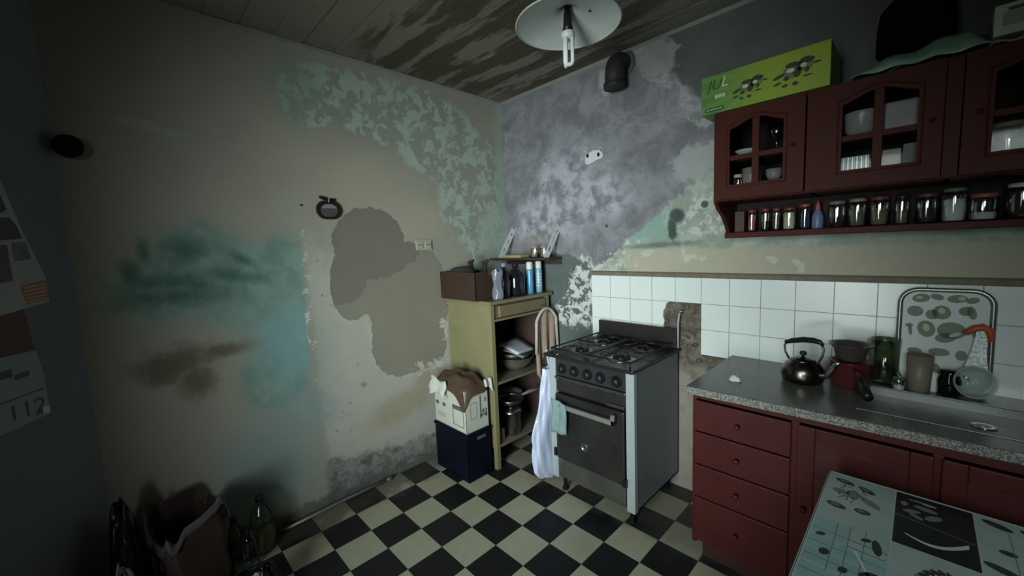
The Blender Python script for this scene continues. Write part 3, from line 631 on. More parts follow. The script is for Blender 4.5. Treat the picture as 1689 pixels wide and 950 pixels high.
# folded crumpled flaps
def flap(fn): return B().grid(fn, 9, 6).build('flap', mat('flap_card', (.56, .57, .52), .75, 0, .1, 20, .2), t, solid=.003)
flap(lambda u, v: (.098 + .20 * u + .008 * math.sin(v * 7), -.900 - .018 * v - .012 * math.sin(u * 9) * v + .006 * math.sin(v * 9 + u * 4), .668 - .015 * u - (.100 + .03 * math.sin(u * 6 + 1)) * v + .012 * math.sin(u * 8)))
flap(lambda u, v: (.490 + .014 * v + .008 * math.sin(u * 8), -.735 + .065 * u, .675 - .085 * v * (.4 + .6 * u) - .012 * math.cos(u * 6) * v))
PR = mat('grey_print', (.10, .105, .105), .7)
pr = B()
def PY(u, v): return (x0 + u * (x1 - x0), y0 - .0012, z0 + v * (z1 - z0))
def PX(u, v): return (x1 + .0012, y0 + u * (y1 - y0), z0 + v * (z1 - z0))
def rect(P, u0, u1, v0, v1): pr.poly([P(u0, v0), P(u1, v0), P(u1, v1), P(u0, v1)])
def frame(P, u0, u1, v0, v1, w):
    rect(P, u0, u1, v0, v0 + w); rect(P, u0, u1, v1 - w, v1); rect(P, u0, u0 + w, v0, v1); rect(P, u1 - w, u1, v0, v1)
for u, v in ((.10, .50), (.32, .50)): pr.poly([PY(*q) for q in ellipse(u, v, .055, .05)])
rect(PY, .10, .36, .95, .97); pr.poly([PY(*q) for q in ellipse(.31, .74, .045, .03)]); frame(PY, .60, .93, .12, .60, .015); rect(PY, .60, .90, .50, .60)
for i in range(4): rect(PY, .08, .36, .28 - .03 * i, .285 - .03 * i)
frame(PX, .20, .48, .30, .68, .012)
rect(PX, .62, .68, .25, .80); rect(PX, .62, .92, .30, .34); rect(PX, .86, .92, .25, .45); rect(PX, .72, .80, .36, .46); rect(PX, .84, .90, .62, .72)
for i in range(5): rect(PX, .2, .56, .82 + .025 * i, .827 + .025 * i)
pr.build('print', PR, t)
def brown(u, v):
    a = u * 2 * PI; c_, s_ = math.cos(a), math.sin(a); e = .42
    sx_, sy_ = math.copysign(abs(c_) ** e, c_), math.copysign(abs(s_) ** e, s_)
    r = min(1, v / .72); f = max(0, (v - .72) / .28)
    da = (a - 1.75 * PI + PI) % (2 * PI) - PI
    drop = .030 + .120 * math.exp(-(da / .42) ** 2) + .014 * math.sin(5 * a + 1)
    x = .29 + sx_ * r * (.190 + .010 * f); y = -.784 + sy_ * r * (.106 + .008 * f)
    z = .634 + .075 * (1 - r ** 2.4) + .010 * math.sin(x * 45 + y * 30) * (1 - f) + .007 * math.sin(y * 70 - x * 25) * (1 - f) - drop * f
    return (x, y, z)
tag(B().grid(brown, 64, 26, True, True).build('brown_sack', BROWNC, solid=.006), 'brown cloth sack bulging out of the printed white carton', 'sack')

# ------------------------------------------------------------------ left wall ornaments
t = thing('wall_ornament', 'dark apple shaped plaque with a pale centre hanging on the left wall', 'ornament', (.0, -1.462, 1.815))
MY = lambda u, v, d: (d, -1.462 + u, 1.812 + v)
out = []
for i in range(40):
    a = 2 * PI * i / 40; r = .072 * (1 - .16 * max(0, math.sin(a)) ** 8 - .14 * max(0, -math.sin(a)) ** 10); out.append((r * math.cos(a), r * math.sin(a) * .88))
B().prism(out, MY, .001, .018).build('rim', mat('dark_brown_glaze', (.022, .015, .013), .3), t, .004)
B().prism([(u * .68, v * .68 - .004) for u, v in out], MY, .018, .021).build('centre', mat('mauve_glaze', (.085, .072, .080), .3, 0, .5, 18), t, .001)
B().prism([(.0, .055), (-.012, .075), (-.045, .082), (-.052, .072), (-.03, .058)], MY, .004, .016).build('leaf', BLACK, t, .002)
B().prism([(.0, .055), (.008, .068), (.035, .070), (.042, .060), (.03, .046)], MY, .004, .016).build('leaf', BLACK, t, .002)
B().tube([(.022, -1.462, 1.855), (.024, -1.461, 1.878)], .005, 6).build('stem', mat('pale_stem_and_highlight', (.22, .21, .22), .5), t)
B().prism(ellipse(0, -.002, .044, .012, 0), lambda u, v, d: (d, -1.462 + u, 1.835 + v - 5 * u * u), .021, .0225).build('highlight_band', mat('pale_stem_and_highlight', (.22, .21, .22), .5), t)  # highlight on the glaze, put in as a thin pale shape
t = thing('wall_socket', 'cream double wall socket above the bare cement patch', 'socket', (0, -.822, 1.585))
bx(.001, .010, -.888, -.758, 1.548, 1.622).build('plate', mat('cream_plastic', (.40, .38, .31), .4), t, .003)
for y in (-.856, -.79):
    r_ = bx(.010, .014, y - .024, y + .024, 1.562, 1.608).build('module', mat('cream_plastic', (.40, .38, .31), .4), t, .002)
    b = B(); b.box(.0141, .0145, y - .012, y - .006, 1.582, 1.592); b.box(.0141, .0145, y + .006, y + .012, 1.582, 1.592); b.build('slot', BLACK, r_)
t = thing('round_plaque', 'round black plaque fixed high on the left wall by the corner', 'plaque', (0, -2.492, 2.035))
B().lathe([(.020, 0), (.020, .012), (.044, .018), (.047, .030), (.040, .046), (0, .052)], (0.001, -2.485, 2.035), 28, Matrix.Rotation(PI / 2, 3, 'Y')).build('disc', mat('matt_black', (.010, .010, .010), .9, 0, .2, 10, 0, .1), t)
B().lathe([(.024, 0), (.024, .004), (0, .004)], (0.0005, -2.485, 2.035), 20, Matrix.Rotation(PI / 2, 3, 'Y')).build('rose', BLACK, t)
nl = B().lathe([(.006, 0), (.006, .006), (0, .007)], (0.0, -1.61, 1.835), 8, Matrix.Rotation(PI / 2, 3, 'Y')).build('nail', BLACK); tag(nl, 'rusty nail head left of the apple shaped plaque', 'nail')

# broken white socket and flue pipe on the back wall
t = thing('broken_socket', 'broken white socket remnant on the purple grey wall', 'socket', (.90, 0, 2.14))
FB = lambda u, v, d: (.90 + u, d, 2.135 + v)
B().prism([(-.07, -.035), (-.045, -.048), (-.01, -.040), (.02, -.03), (.07, -.022), (.078, .005), (.05, .035), (.0, .040), (-.035, .030), (-.065, .012)], FB, -.001, -.010).build('plate', PAPER, t, .002)
for u, v in ((-.045, .012), (.042, .005)): B().prism(ellipse(u, v, .010, .014), FB, -.010, -.011).build('hole', BLACK, t)
t = thing('flue_pipe', 'sooty elbow of stove flue pipe coming out of the wall below the ceiling', 'pipe', (1.12, -.07, 2.6))
pth = [(1.128, .01, 2.655)] + [(1.128, -.03 - .065 * math.sin(a), 2.59 + .065 * math.cos(a)) for a in [PI / 2 * i / 6 for i in range(7)]] + [(1.122, -.095, 2.505)]
B().tube(pth, .060, 20).build('pipe', mat('sooty_pipe', (.030, .030, .029), .6, 0, .5, 20, .1), t)
B().lathe([(.066, 0), (.066, .028), (.060, .030)], (1.122, -.095, 2.492), 20).build('collar', mat('sooty_pipe', (.030, .030, .029), .6), t)
B().lathe([(.085, 0), (.085, .006), (.06, .010), (0, .010)], (1.128, -.001, 2.655), 20, Matrix.Rotation(PI / 2, 3, 'X')).build('wall_plate', mat('grey_soot_plate', (.10, .10, .098), .7), t)

# ------------------------------------------------------------------ hanging lamp
LX, LY, LZ = 1.49, -1.04, 2.40
t = thing('pendant_lamp', 'white enamel dish pendant lamp with a tube bulb hanging from the ceiling', 'lamp', (LX, LY, LZ))
pf = [(.2, 0), (.203, .002), (.2, .005), (.155, .022), (.105, .037), (.060, .047), (.035, .058), (.033, .085), (.025, .095)]
inn = [(.025, .090), (.030, .056), (.058, .043), (.103, .033), (.153, .018), (.198, .001), (.2, 0)]
B().lathe(pf + inn, (LX, LY, LZ), 48, caps=False).build('shade', mat('white_lamp_enamel', (.60, .64, .61), .38, 0, .14, 9), t)
rim_ = B().tube([(LX + .2015 * math.cos(2 * PI * i / 48), LY + .2015 * math.sin(2 * PI * i / 48), LZ + .001) for i in range(48)], .0035, 6, closed=True).build('rim', mat('cream_rim', (.50, .51, .45), .5), t)
B().tube([(LX, LY, LZ + .09), (LX + .003, LY, LZ + .2), (LX, LY, H - .005)], .004, 8).build('cord', BLACK, t)
B().lathe([(.03, H - .03), (.045, H - .004), (0, H - .004)], (LX, LY, 0), 16).build('ceiling_rose', BLACK, t)
B().lathe([(.020, .092), (.012, .085), (.012, .05), (.016, .034), (.018, -.006), (.023, -.028), (0, -.028)], (LX, LY, LZ), 20).build('bulb_holder', BLACK, t)
bb = B().lathe([(.020, -.026), (.026, -.030), (.0265, -.046), (.023, -.054), (0, -.054)], (LX, LY, LZ), 20).build('bulb_base', mat('bulb_white', (.66, .67, .64), .4), t)
for k in range(2):
    an = .75 + k * PI / 2 * 1.0; d = Vector((math.cos(an), math.sin(an), 0)) * .0145; o_ = Vector((LX, LY, LZ)); e = Vector((-d.y, d.x, 0)) * .72 * (1 if k else -1)
    zb = -.142
    path = [o_ + d + e + Vector((0, 0, -.05))] + [o_ + e + d * math.cos(a) + Vector((0, 0, zb - .010 * math.sin(a))) for a in [PI * i / 6 for i in range(7)]] + [o_ - d + e + Vector((0, 0, -.05))]
    B().tube(path, .0078, 8).build('bulb_tube', mat('tube_glass_white', (.80, .83, .84), .15, 0, .02), bb)
pin = B().lathe([(.005, 0), (.005, -.004), (0, -.005)], (LX + .075, LY + .04, LZ + .034), 8).build('rivet', BLACK, t)
B().lathe([(.004, 0), (.004, -.004), (0, -.005)], (LX + .13, LY - .12, LZ + .013), 8).build('rivet', BLACK, t)

# ------------------------------------------------------------------ wall cupboard with glazed doors
UX0, UX1, UY, UZ0, UZ1 = 1.778, 2.985, -.30, 1.722, 2.128
t = thing('wall_cupboard', 'brown red wall cupboard with arched glazed doors and an open jar shelf', 'cupboard', (2.38, -.15, 1.55))
def side(x):
    pl = [(0, 1.548), (-.115, 1.548), (-.122, 1.575), (-.145, 1.61), (-.20, 1.655), (-.27, 1.69), (UY, UZ0), (UY, UZ1), (0, UZ1)]
    return B().prism([(a - .001, z) for a, z in pl], lambda u, v, d: (x + d, u, v), 0, .018)
side(UX0).build('side_panel', REDB, t, .002); side(UX1 - .018).build('side_panel', REDB, t, .002)
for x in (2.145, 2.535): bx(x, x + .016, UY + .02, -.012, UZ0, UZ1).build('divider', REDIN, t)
bx(UX0, UX1, UY, -.001, UZ1 - .018, UZ1).build('top_panel', REDB, t, .002)
bx(UX0, UX1, UY, -.001, UZ0, UZ0 + .018).build('bottom_panel', REDB, t, .002)
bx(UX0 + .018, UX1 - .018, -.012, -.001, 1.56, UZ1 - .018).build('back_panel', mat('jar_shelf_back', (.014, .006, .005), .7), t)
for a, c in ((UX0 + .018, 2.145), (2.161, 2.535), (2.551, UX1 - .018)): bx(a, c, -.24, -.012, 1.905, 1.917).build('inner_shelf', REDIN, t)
bx(UX0 - .003, UX1 + .003, -.132, -.001, 1.546, 1.574).build('jar_shelf', REDB, t, .003)
for a, c in ((UX0 + .0, 1.792), (2.138, 2.178), (2.526, 2.566), (2.936, UX1)): bx(a, c, UY - .002, UY + .022, UZ0 + .004, UZ1 - .002).build('stile', REDB, t, .002)
def door(x0, x1, gx0, gx1, knobx):
    z0, z1 = UZ0 + .006, UZ1 - .006; gz0, gz1, gm = 1.792, 2.040, 1.912; yf, yb_ = UY - .024, UY - .003; n = 10
    def arch(s): return gz1 + .034 * math.sin(PI * s) ** 1.5            # arched head of the glazing
    b = B(); FN = lambda u, v, d: (u, d, v)
    b.box(x0, gx0, yf, yb_, z0, z1); b.box(gx1, x1, yf, yb_, z0, z1); b.box(gx0, gx1, yf, yb_, z0, gz0)
    head = [(gx0 + (gx1 - gx0) * i / n, arch(i / n)) for i in range(n + 1)] + [(gx1, z1), (gx0, z1)]
    for i in range(n):
        a, c_ = gx0 + (gx1 - gx0) * i / n, gx0 + (gx1 - gx0) * (i + 1) / n
        b.prism([(a, arch(i / n)), (c_, arch((i + 1) / n)), (c_, z1), (a, z1)], FN, yf, yb_)
    d = b.build('door', REDB, t)
    mx = (gx0 + gx1) / 2
    B().box(mx - .014, mx + .014, yf + .003, yb_, gz0, arch(.5)).build('glazing_bar', REDB, d, .002)
    B().box(gx0, gx1, yf + .004, yb_, gm - .011, gm + .011).build('glazing_bar', REDB, d, .002)
    for a, c_, e0, e1 in ((gx0, mx - .014, gz0, gm - .011), (mx + .014, gx1, gz0, gm - .011)): bx(a, c_, yf + .009, yf + .012, e0, e1).build('pane', PANE, d)
    for a, c_, s0, s1 in ((gx0, mx - .014, 0, .44), (mx + .014, gx1, .56, 1)):
        pl = [(a, gm + .011), (c_, gm + .011)] + [(c_ + (a - c_) * i / 6, arch(s1 + (s0 - s1) * i / 6)) for i in range(7)]
        B().prism(pl, FN, yf + .009, yf + .012).build('pane', PANE, d)
    fr = B()     # raised moulding round the glazing
    fr.tube([(gx0 - .012, yf, gz0 - .012), (gx1 + .012, yf, gz0 - .012), (gx1 + .012, yf, gz1)] + [(gx1 + .012 - (gx1 - gx0 + .024) * i / n, yf, arch(1 - i / n) + .014) for i in range(n + 1)] + [(gx0 - .012, yf, gz1)], .004, 6, closed=True)
    fr.build('moulding', REDB, d)
    B().lathe([(.004, 0), (.004, .006), (.008, .009), (.008, .014), (0, .017)], (knobx, yf, 1.925), 14, Matrix.Rotation(PI / 2, 3, 'X')).build('knob', REDB, d)
door(1.795, 2.136, 1.853, 2.062, 2.098); door(2.180, 2.524, 2.254, 2.462, 2.498); door(2.568, 2.934, 2.634, 2.850, 2.605)

# crockery behind the panes
def cup_in(name, label, cat, prof, loc, m_): return lath(name, label, cat, prof, loc, m_, 22)
zl, zu = UZ0 + .018, 1.917
MUG = mat('beige_mug', (.36, .33, .25), .4)
cup_in('mug', 'beige mug behind the lower left pane of the first cupboard door', 'mug', [(.030, 0), (.036, .01), (.040, .125), (.036, .125), (.032, .012), (0, .012)], (1.925, -.245, zl), MUG)
bottle('small_bottle', 'small white bottle in front of the beige mug in the cupboard', 'bottle', (1.945, -.283, zl), [(.011, 0), (.013, .004), (.013, .062), (.02, .070), (.02, .078)], PAPER, [(.021, .077), (.021, .092), (0, .093)], PAPER)
jar('glass_jar', 'tiny jar in the bottom corner of the first cupboard door', 'jar', (1.876, -.275, zl), .020, .10, PAPER, mat('pink_powder', (.30, .16, .14), .8), .6)
cup_in('bowl', 'pale bowl on the upper shelf behind the first cupboard door', 'bowl', [(.02, 0), (.045, .025), (.052, .032), (.048, .03), (.0, .006)], (1.905, -.245, zu), WHITE)
cup_in('goblet', 'dark goblet behind the upper right pane of the first cupboard door', 'glass', [(.025, 0), (.026, .004), (.006, .01), (.006, .05), (.028, .075), (.033, .12), (.030, .12), (.0, .06)], (2.02, -.24, zu), GLASS)
cup_in('saucer_stack', 'stack of small saucers behind the lower right pane of the first door', 'saucers', [(.02, 0), (.045, .01), (.045, .016), (.02, .02), (.046, .03), (.046, .036), (.02, .04), (.046, .05), (.046, .056), (0, .045)], (2.02, -.25, zl), mat('mauve_china', (.22, .17, .18), .3))
cup_in('cup', 'small patterned cup on the saucers in the first cupboard door', 'cup', [(.018, 0), (.03, .02), (.033, .05), (.03, .05), (.0, .008)], (2.015, -.25, zl + .056), mat('lilac_china', (.35, .30, .33), .3))
cup_in('bowl', 'milky glass bowl behind the upper left pane of the middle cupboard door', 'bowl', [(.03, 0), (.052, .03), (.058, .09), (.058, .097), (.050, .097), (.045, .03), (0, .01)], (2.305, -.235, zu + .002), mat('milk_glass', (.40, .41, .42), .2))
o = bx(-.052, .052, -.03, .03, 0, .11).build('plastic_tub', mat('grey_white_tub', (.40, .41, .42), .35), bevel=.012, seg=3); o.location = (2.415, -.245, zu); tag(o, 'grey white plastic tub behind the upper right pane of the middle door', 'tub')
t2 = thing('cracker_pack', 'shiny ribbed white pack behind the lower left pane of the middle door', 'pack', (2.292, -.26, zl), 0)
pk = B(); pk.grid(lambda u, v: ((u - .5) * .085, -.022 - .003 * math.sin(u * 40), v * .105), 40, 4); pk.box(-.0425, .0425, -.02, .02, 0, .105); pk.build('wrapper', mat('shiny_white_wrap', (.62, .66, .68), .18, .25), t2, local=True)
o = bx(-.012, .012, -.02, .02, 0, .10).build('carton', mat('blue_white_carton', (.48, .52, .56), .4), bevel=.001); o.location = (2.232, -.26, zl); tag(o, 'narrow white carton left of the shiny ribbed pack in the cupboard', 'box')
o = bx(-.030, .030, -.02, .02, 0, .112).build('carton', mat('yellow_cream_carton', (.50, .47, .33), .5), bevel=.001); o.location = (2.392, -.265, zl); tag(o, 'cream yellow carton behind the lower right pane of the middle door', 'box')
o = bx(-.026, .026, -.02, .02, 0, .125).build('carton', mat('grey_carton', (.24, .25, .24), .5), bevel=.001); o.location = (2.454, -.262, zl); tag(o, 'grey carton beside the cream yellow carton in the cupboard', 'box')
jar('glass_jar', 'round glass pot with white filling behind the third cupboard door', 'jar', (2.672, -.262, zl + .0), .042, .145, TAN, mat('white_sugar', (.62, .64, .63), .6), .75)

# jars standing on the open shelf
zs = 1.5745
RLID, GLID = mat('red_lid', (.16, .035, .03), .4), mat('green_lid', (.13, .17, .11), .45)
salt, flour = mat('salt', (.60, .62, .61), .7), mat('pale_flour', (.52, .51, .37), .8)
spice, herb, bean, dark = mat('paprika', (.20, .05, .035), .8), mat('dried_herb', (.14, .135, .08), .85), mat('beans', (.19, .15, .09), .8, 0, .6, 60), mat('dark_spice', (.030, .022, .018), .7)
JG = 'jars along the open cupboard shelf'
o = bx(-.022, .022, -.02, .02, 0, .105).build('spice_tin', mat('dark_red_tin', (.055, .022, .018), .5), bevel=.002); o.location = (1.832, -.07, zs); tag(o, 'dark brown spice tin, first item on the open cupboard shelf', 'tin', JG)
for x, d, h, lid, fm, ff, lb in ((1.884, .040, .108, RLID, mat('red_white_wrap', (.34, .13, .11), .4, 0, .6, 60), .95, 'slim red and white spice jar on the open cupboard shelf'),
    (1.943, .038, .110, RLID, dark, .5, 'slim jar with dark spice right of the red and white spice jar'),
    (1.990, .034, .108, RLID, mat('reddish_spice', (.12, .06, .045), .7), .8, 'slimmest reddish spice jar on the open cupboard shelf'),
    (2.043, .056, .106, RLID, flour, .95, 'jar of pale yellow flour on the open cupboard shelf'),
    (2.104, .042, .116, mat('orange_lid', (.30, .08, .04), .4), mat('navy_label', (.05, .06, .11), .4), .9, 'jar with orange lid and dark blue label on the open shelf'),
    (2.220, .064, .116, mat('grey_lid', (.20, .15, .15), .4), None, 0, 'empty clear straight jar on the open cupboard shelf'),
    (2.290, .062, .120, mat('olive_lid', (.23, .21, .13), .45), herb, .8, 'jar of olive green herbs with a pale olive lid'),
    (2.360, .064, .120, mat('dull_red_lid', (.15, .05, .045), .4), bean, .7, 'jar of speckled beans with a dull red lid'),
    (2.428, .046, .118, BLACK, herb, .55, 'slim jar with black lid beside the bean jar'),
    (2.499, .064, .116, mat('purple_lid', (.11, .05, .07), .4), dark, .6, 'jar with purple lid holding dark spice'),
    (2.571, .070, .128, GLID, salt, .82, 'tall jar of white salt with a green lid'),
    (2.645, .076, .098, mat('brick_lid', (.26, .09, .05), .45), salt, .30, 'wide jar with brick red lid and a little white sugar'),
    (2.732, .074, .125, mat('white_lid', (.55, .56, .55), .4), dark, .85, 'dark jar with white lid at the right end of the open shelf')):
    jar('storage_jar', lb, 'jar', (x, -.07, zs), d / 2, h, lid, fm, ff, JG, lidr=d / 2 * .9)
t2 = thing('squeeze_bottle', 'blue squeeze bottle with red nozzle between the shelf jars', 'bottle', (2.151, -.068, zs), 0, JG)
B().lathe([(.021, 0), (.022, .004), (.022, .055), (.012, .080), (.009, .086)], (0, 0, 0), 18).build('bottle_body', mat('hazy_blue_plastic', (.14, .17, .30), .35), t2, local=True)
B().lathe([(.010, .085), (.010, .096), (.004, .125), (0, .126)], (0, 0, 0), 12).build('nozzle', mat('pink_red_nozzle', (.42, .12, .10), .4), t2, local=True)

# on top of the cupboard
GRN = NT('green_printed_card')
rad = GRN.noise(3, 2, .5, vec=GRN.map((1, 1, 1)))
sx = GRN.n('ShaderNodeSeparateXYZ'); GRN.set(sx.inputs[0], GRN.pos)
ang = GRN.math('ARCTAN2', GRN.math('SUBTRACT', sx.outputs[2], 2.24), GRN.math('SUBTRACT', sx.outputs[0], 2.02))
ray = GRN.math('SINE', GRN.math('MULTIPLY', ang, 26)); ray = GRN.math('MULTIPLY', GRN.math('ADD', ray, 1), .5)
leftness = GRN.rng(sx.outputs[0], 1.75, 2.05)
cg = GRN.mix(leftness, (.085, .19, .055), (.30, .36, .035)); cg2 = GRN.mix(leftness, (.12, .25, .06), (.24, .37, .04))
GRN.out(GRN.mix(ray, cg, cg2), .4); GRN = GRN.m
t = thing('green_box', 'lime green printed cardboard box lying on the wall cupboard', 'box', (1.97, -.2, 2.13))
gx0, gx1, gy0, gy1, gz0, gz1 = 1.727, 2.212, -.325, -.08, 2.1285, 2.300
bx(gx0, gx1, gy0, gy1, gz0, gz1).build('carton_body', [GRN], t, .002)
pm = {}
def GP(u, v, e=.0008): return (gx0 + u * (gx1 - gx0), gy0 - e, gz0 + v * (gz1 - gz0))
def gpoly(b, pts, e=.0008): b.poly([GP(u, v, e) for u, v in pts])
K1, K2, K3 = mat('dark_olive_print', (.035, .035, .020), .5), mat('grey_olive_print', (.15, .15, .085), .5), mat('pale_print', (.50, .58, .32), .5)
K4 = mat('bottle_green_print', (.020, .075, .035), .5)
dk, lt, bg = B(), B(), B()
for cx, cy, s_ in ((.40, .47, .85), (.745, .53, 1.0)):
    f = lambda u, v: (cx + u * s_, cy + v * s_)
    md_ = B(); gpoly(md_, [f(*q) for q in ellipse(.0, .0, .075, .16, 0)]); md_.build('grey_print', K2, t); md_ = B(); gpoly(md_, [f(*q) for q in ellipse(.09, .05, .05, .13, 0)], .0009); md_.build('grey_print', K2, t)
    for q in (ellipse(.0, .14, .055, .06, .15), ellipse(.10, .17, .05, .075, .2), ellipse(-.10, -.06, .065, .03, 1.0), ellipse(-.11, -.22, .04, .022, .9), ellipse(-.045, -.14, .022, .05), ellipse(-.055, -.30, .022, .035), ellipse(.02, -.30, .022, .045), ellipse(.03, -.05, .03, .12), ellipse(.10, -.05, .016, .06), ellipse(.165, .06, .028, .025, 0), ellipse(.105, -.18, .035, .022), ellipse(.055, .06, .02, .1)):
        gpoly(dk, [f(*p) for p in q], .0012)
    for q in (ellipse(-.015, .02, .03, .05), ellipse(.075, .07, .022, .05)): gpoly(lt, [f(*p) for p in q], .0016)
gpoly(bg, rrect(.035, .205, .06, .165, .03, 3), .0010)
for i in range(7): gpoly(lt, [(.052 + .02 * i, .098), (.066 + .02 * i, .098), (.066 + .02 * i, .128), (.052 + .02 * i, .128)], .0014)
for i in range(3): gpoly(lt, [(.125 + .032 * i, .38 - .01 * (i == 0)), (.150 + .032 * i, .38), (.153 + .032 * i, .475), (.128 + .032 * i, .465)], .0012)
dk.build('dark_print', K1, t); lt.build('pale_print', K3, t); bg.build('green_print', K4, t)
for body, u, v, m_, sz in (('JU', .055, .62, K4, .062), ('L', .172, .64, K3, .066)):
    me = text_mesh(body, sz, .25); me.materials.clear(); me.materials.append(m_)
    o = bpy.data.objects.new('lettering', me); COL.objects.link(o); o.parent = t; o.matrix_parent_inverse = t.matrix_basis.inverted()
    o.location = GP(u, v, .0013); o.rotation_euler = (PI / 2, 0, 0)
def crump(c, rx, ry, h, n1, n2, amp, seed):
    rr_ = random.Random(seed); ph = [rr_.uniform(0, 6) for _ in range(6)]
    def f(u, v):
        a = u * 2 * PI; b_ = v * PI / 2 * 1.0; k = 1 + amp * (math.sin(3 * a + ph[0] + 4 * v) + .7 * math.sin(7 * a + ph[1] - 6 * v) + .5 * math.sin(12 * a + ph[2] + 9 * v))
        return (c[0] + rx * k * math.cos(a) * math.cos(b_), c[1] + ry * k * math.sin(a) * math.cos(b_), c[2] + h * math.sin(b_) * k)
    return B().grid(f, n1, n2, True, True)
o = B().grid(lambda u, v: (2.275 + .36 * u, -.315 + .27 * v, 2.136 + (.072 + .012 * math.sin(u * 9 + v * 4)) * min(1, v * 3.2) ** .7 * min(1, u * 4) * min(1, (1 - u) * 6) + .004 * math.sin(u * 23)), 40, 14).build('green_sheet', mat('crumpled_green_plastic', (.20, .32, .235), .35, 0, .3, 14, .3), solid=.002)
tag(o, 'crumpled pale green plastic sheet under the black pot on the cupboard', 'plastic sheet')
t = thing('black_pot', 'big soot black pot upside down on the wall cupboard', 'pot', (2.437, -.165, 2.225))
B().lathe([(.104, 0), (.108, .006), (.107, .09), (.100, .15), (.078, .178), (0, .184)], (0, 0, 0), 32).build('pot_body', mat('soot_black', (.005, .005, .005), .95, 0, .2, 10, 0, .05), t, local=True)
o = B().lathe([(.022, 0), (.028, .004), (.034, .09), (.031, .09), (.026, .006), (0, .006)], (0, 0, 0), 20).build('drinking_glass', GLASS); o.location = (2.603, -.10, 2.1285); tag(o, 'clear drinking glass on the cupboard between black pot and white box', 'glass')
t = thing('white_carton', 'white carton with grey label at the right end of the cupboard top', 'box', (2.74, -.2, 2.13))
bx(2.622, 2.86, -.285, -.10, 2.158, 2.252).build('carton_body', mat('cream_white_card', (.52, .53, .46), .6), t, .002)
bx(2.640, 2.842, -.2862, -.2852, 2.185, 2.225).build('label_panel', mat('grey_label', (.30, .31, .26), .6), t)
bx(2.650, 2.72, -.2872, -.2863, 2.228, 2.238).build('label_panel', mat('dark_green_label', (.08, .10, .08), .6), t)
o = B().grid(lambda u, v: (2.615 + .26 * u, -.30 + .22 * v, 2.131 + .020 * min(1, v * 6) + .006 * math.sin(u * 20 + v * 5)), 24, 8).build('newspaper', mat('old_newsprint', (.34, .33, .27), .8, 0, .3, 40), solid=.003); tag(o, 'folded newspaper under the white carton on the cupboard', 'newspaper')

# ------------------------------------------------------------------ worktop, sink and red base unit
t = thing('worktop', 'long dark speckled granite worktop with a worn pale front edge', 'worktop', (2.5, -.3, .86))
WX0, WX1 = 1.785, XR - .005
def fy(x): return -.628 + (x - 1.785) * .05
sx0, sx1, sy0, sy1 = 2.36, 2.98, -.475, -.165
b = B(); zt, zb = .90, .868
def slab(pl): b.prism(pl, lambda u, v, d: (u, v, d), zb, zt)
slab([(WX0, fy(WX0)), (sx0, fy(sx0)), (sx0, -.010), (WX0, -.010)]); slab([(sx0, fy(sx0)), (sx1, fy(sx1)), (sx1, sy0), (sx0, sy0)])
slab([(sx0, sy1), (sx1, sy1), (sx1, -.010), (sx0, -.010)]); slab([(sx1, fy(sx1)), (WX1, fy(WX1)), (WX1, -.010), (sx1, -.010)])
b.build('slab', M_GR, t)
b = B(); b.prism([(WX0, fy(WX0)), (WX1, fy(WX1)), (WX1, fy(WX1) - .006), (WX0, fy(WX0) - .006)], lambda u, v, d: (u, v, d), zb - .002, zt - .001); b.build('front_edge', M_GE, t, .002)
t = thing('kitchen_sink', 'stainless steel sink basin let into the granite worktop', 'sink', (2.67, -.32, .86))
SS = mat('brushed_sink_steel', (.27, .275, .27), .42, .8, .2, 10)
b = B(); b.box(sx0 + .001, sx0 + .005, sy0 + .001, sy1 - .001, .868, .899); b.box(sx1 - .005, sx1 - .001, sy0 + .001, sy1 - .001, .868, .899); b.box(sx0 + .001, sx1 - .001, sy0 + .001, sy0 + .005, .868, .899); b.box(sx0 + .001, sx1 - .001, sy1 - .005, sy1 - .001, .868, .899); b.box(sx0 + .001, sx1 - .001, sy0 + .001, sy1 - .001, .862, .869)
bs = b.build('basin', SS, t)
b = B(); b.box(sx0 - .012, sx1 + .012, sy1 - .004, sy1 + .010, .9003, .904); b.box(sx0 - .012, sx1 + .012, sy0 - .010, sy0 + .004, .9003, .902); b.box(sx0 - .012, sx0 + .004, sy0, sy1, .9003, .902); b.box(sx1 - .004, sx1 + .012, sy0, sy1, .9003, .902); b.build('rim', SS, t, .001)
B().lathe([(.03, .8695), (.032, .872), (.02, .871), (0, .870)], (2.67, -.32, 0), 20).build('drain', CHROME, bs)
t = thing('base_unit', 'dark red painted kitchen base unit with drawers and doors under the worktop', 'cabinet', (2.5, -.3, 0))
BX0, BX1, BY = 1.795, XR - .02, -.575
b = B(); b.box(BX0, BX0 + .018, BY + .02, -.012, .13, .866); b.box(BX1 - .018, BX1, BY + .02, -.012, .13, .866); b.box(2.176, 2.194, BY + .02, -.012, .13, .866); b.box(BX0, BX1, BY + .02, -.012, .13, .148); b.build('carcass', RED, t)
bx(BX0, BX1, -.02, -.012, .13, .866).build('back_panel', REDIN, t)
bx(BX0 + .01, BX1, BY + .10, BY + .12, 0, .13).build('plinth', mat('dark_plinth', (.05, .015, .013), .6), t)
bx(BX0 - .002, BX1, BY + .000, BY + .02, .832, .866).build('rail', RED, t, .002)
for a, c in ((BX0 - .002, 1.812), (2.168, 2.196), (2.548, 2.574), (2.93, 2.956)): bx(a, c, BY, BY + .02, .13, .832).build('stile', RED, t, .002)
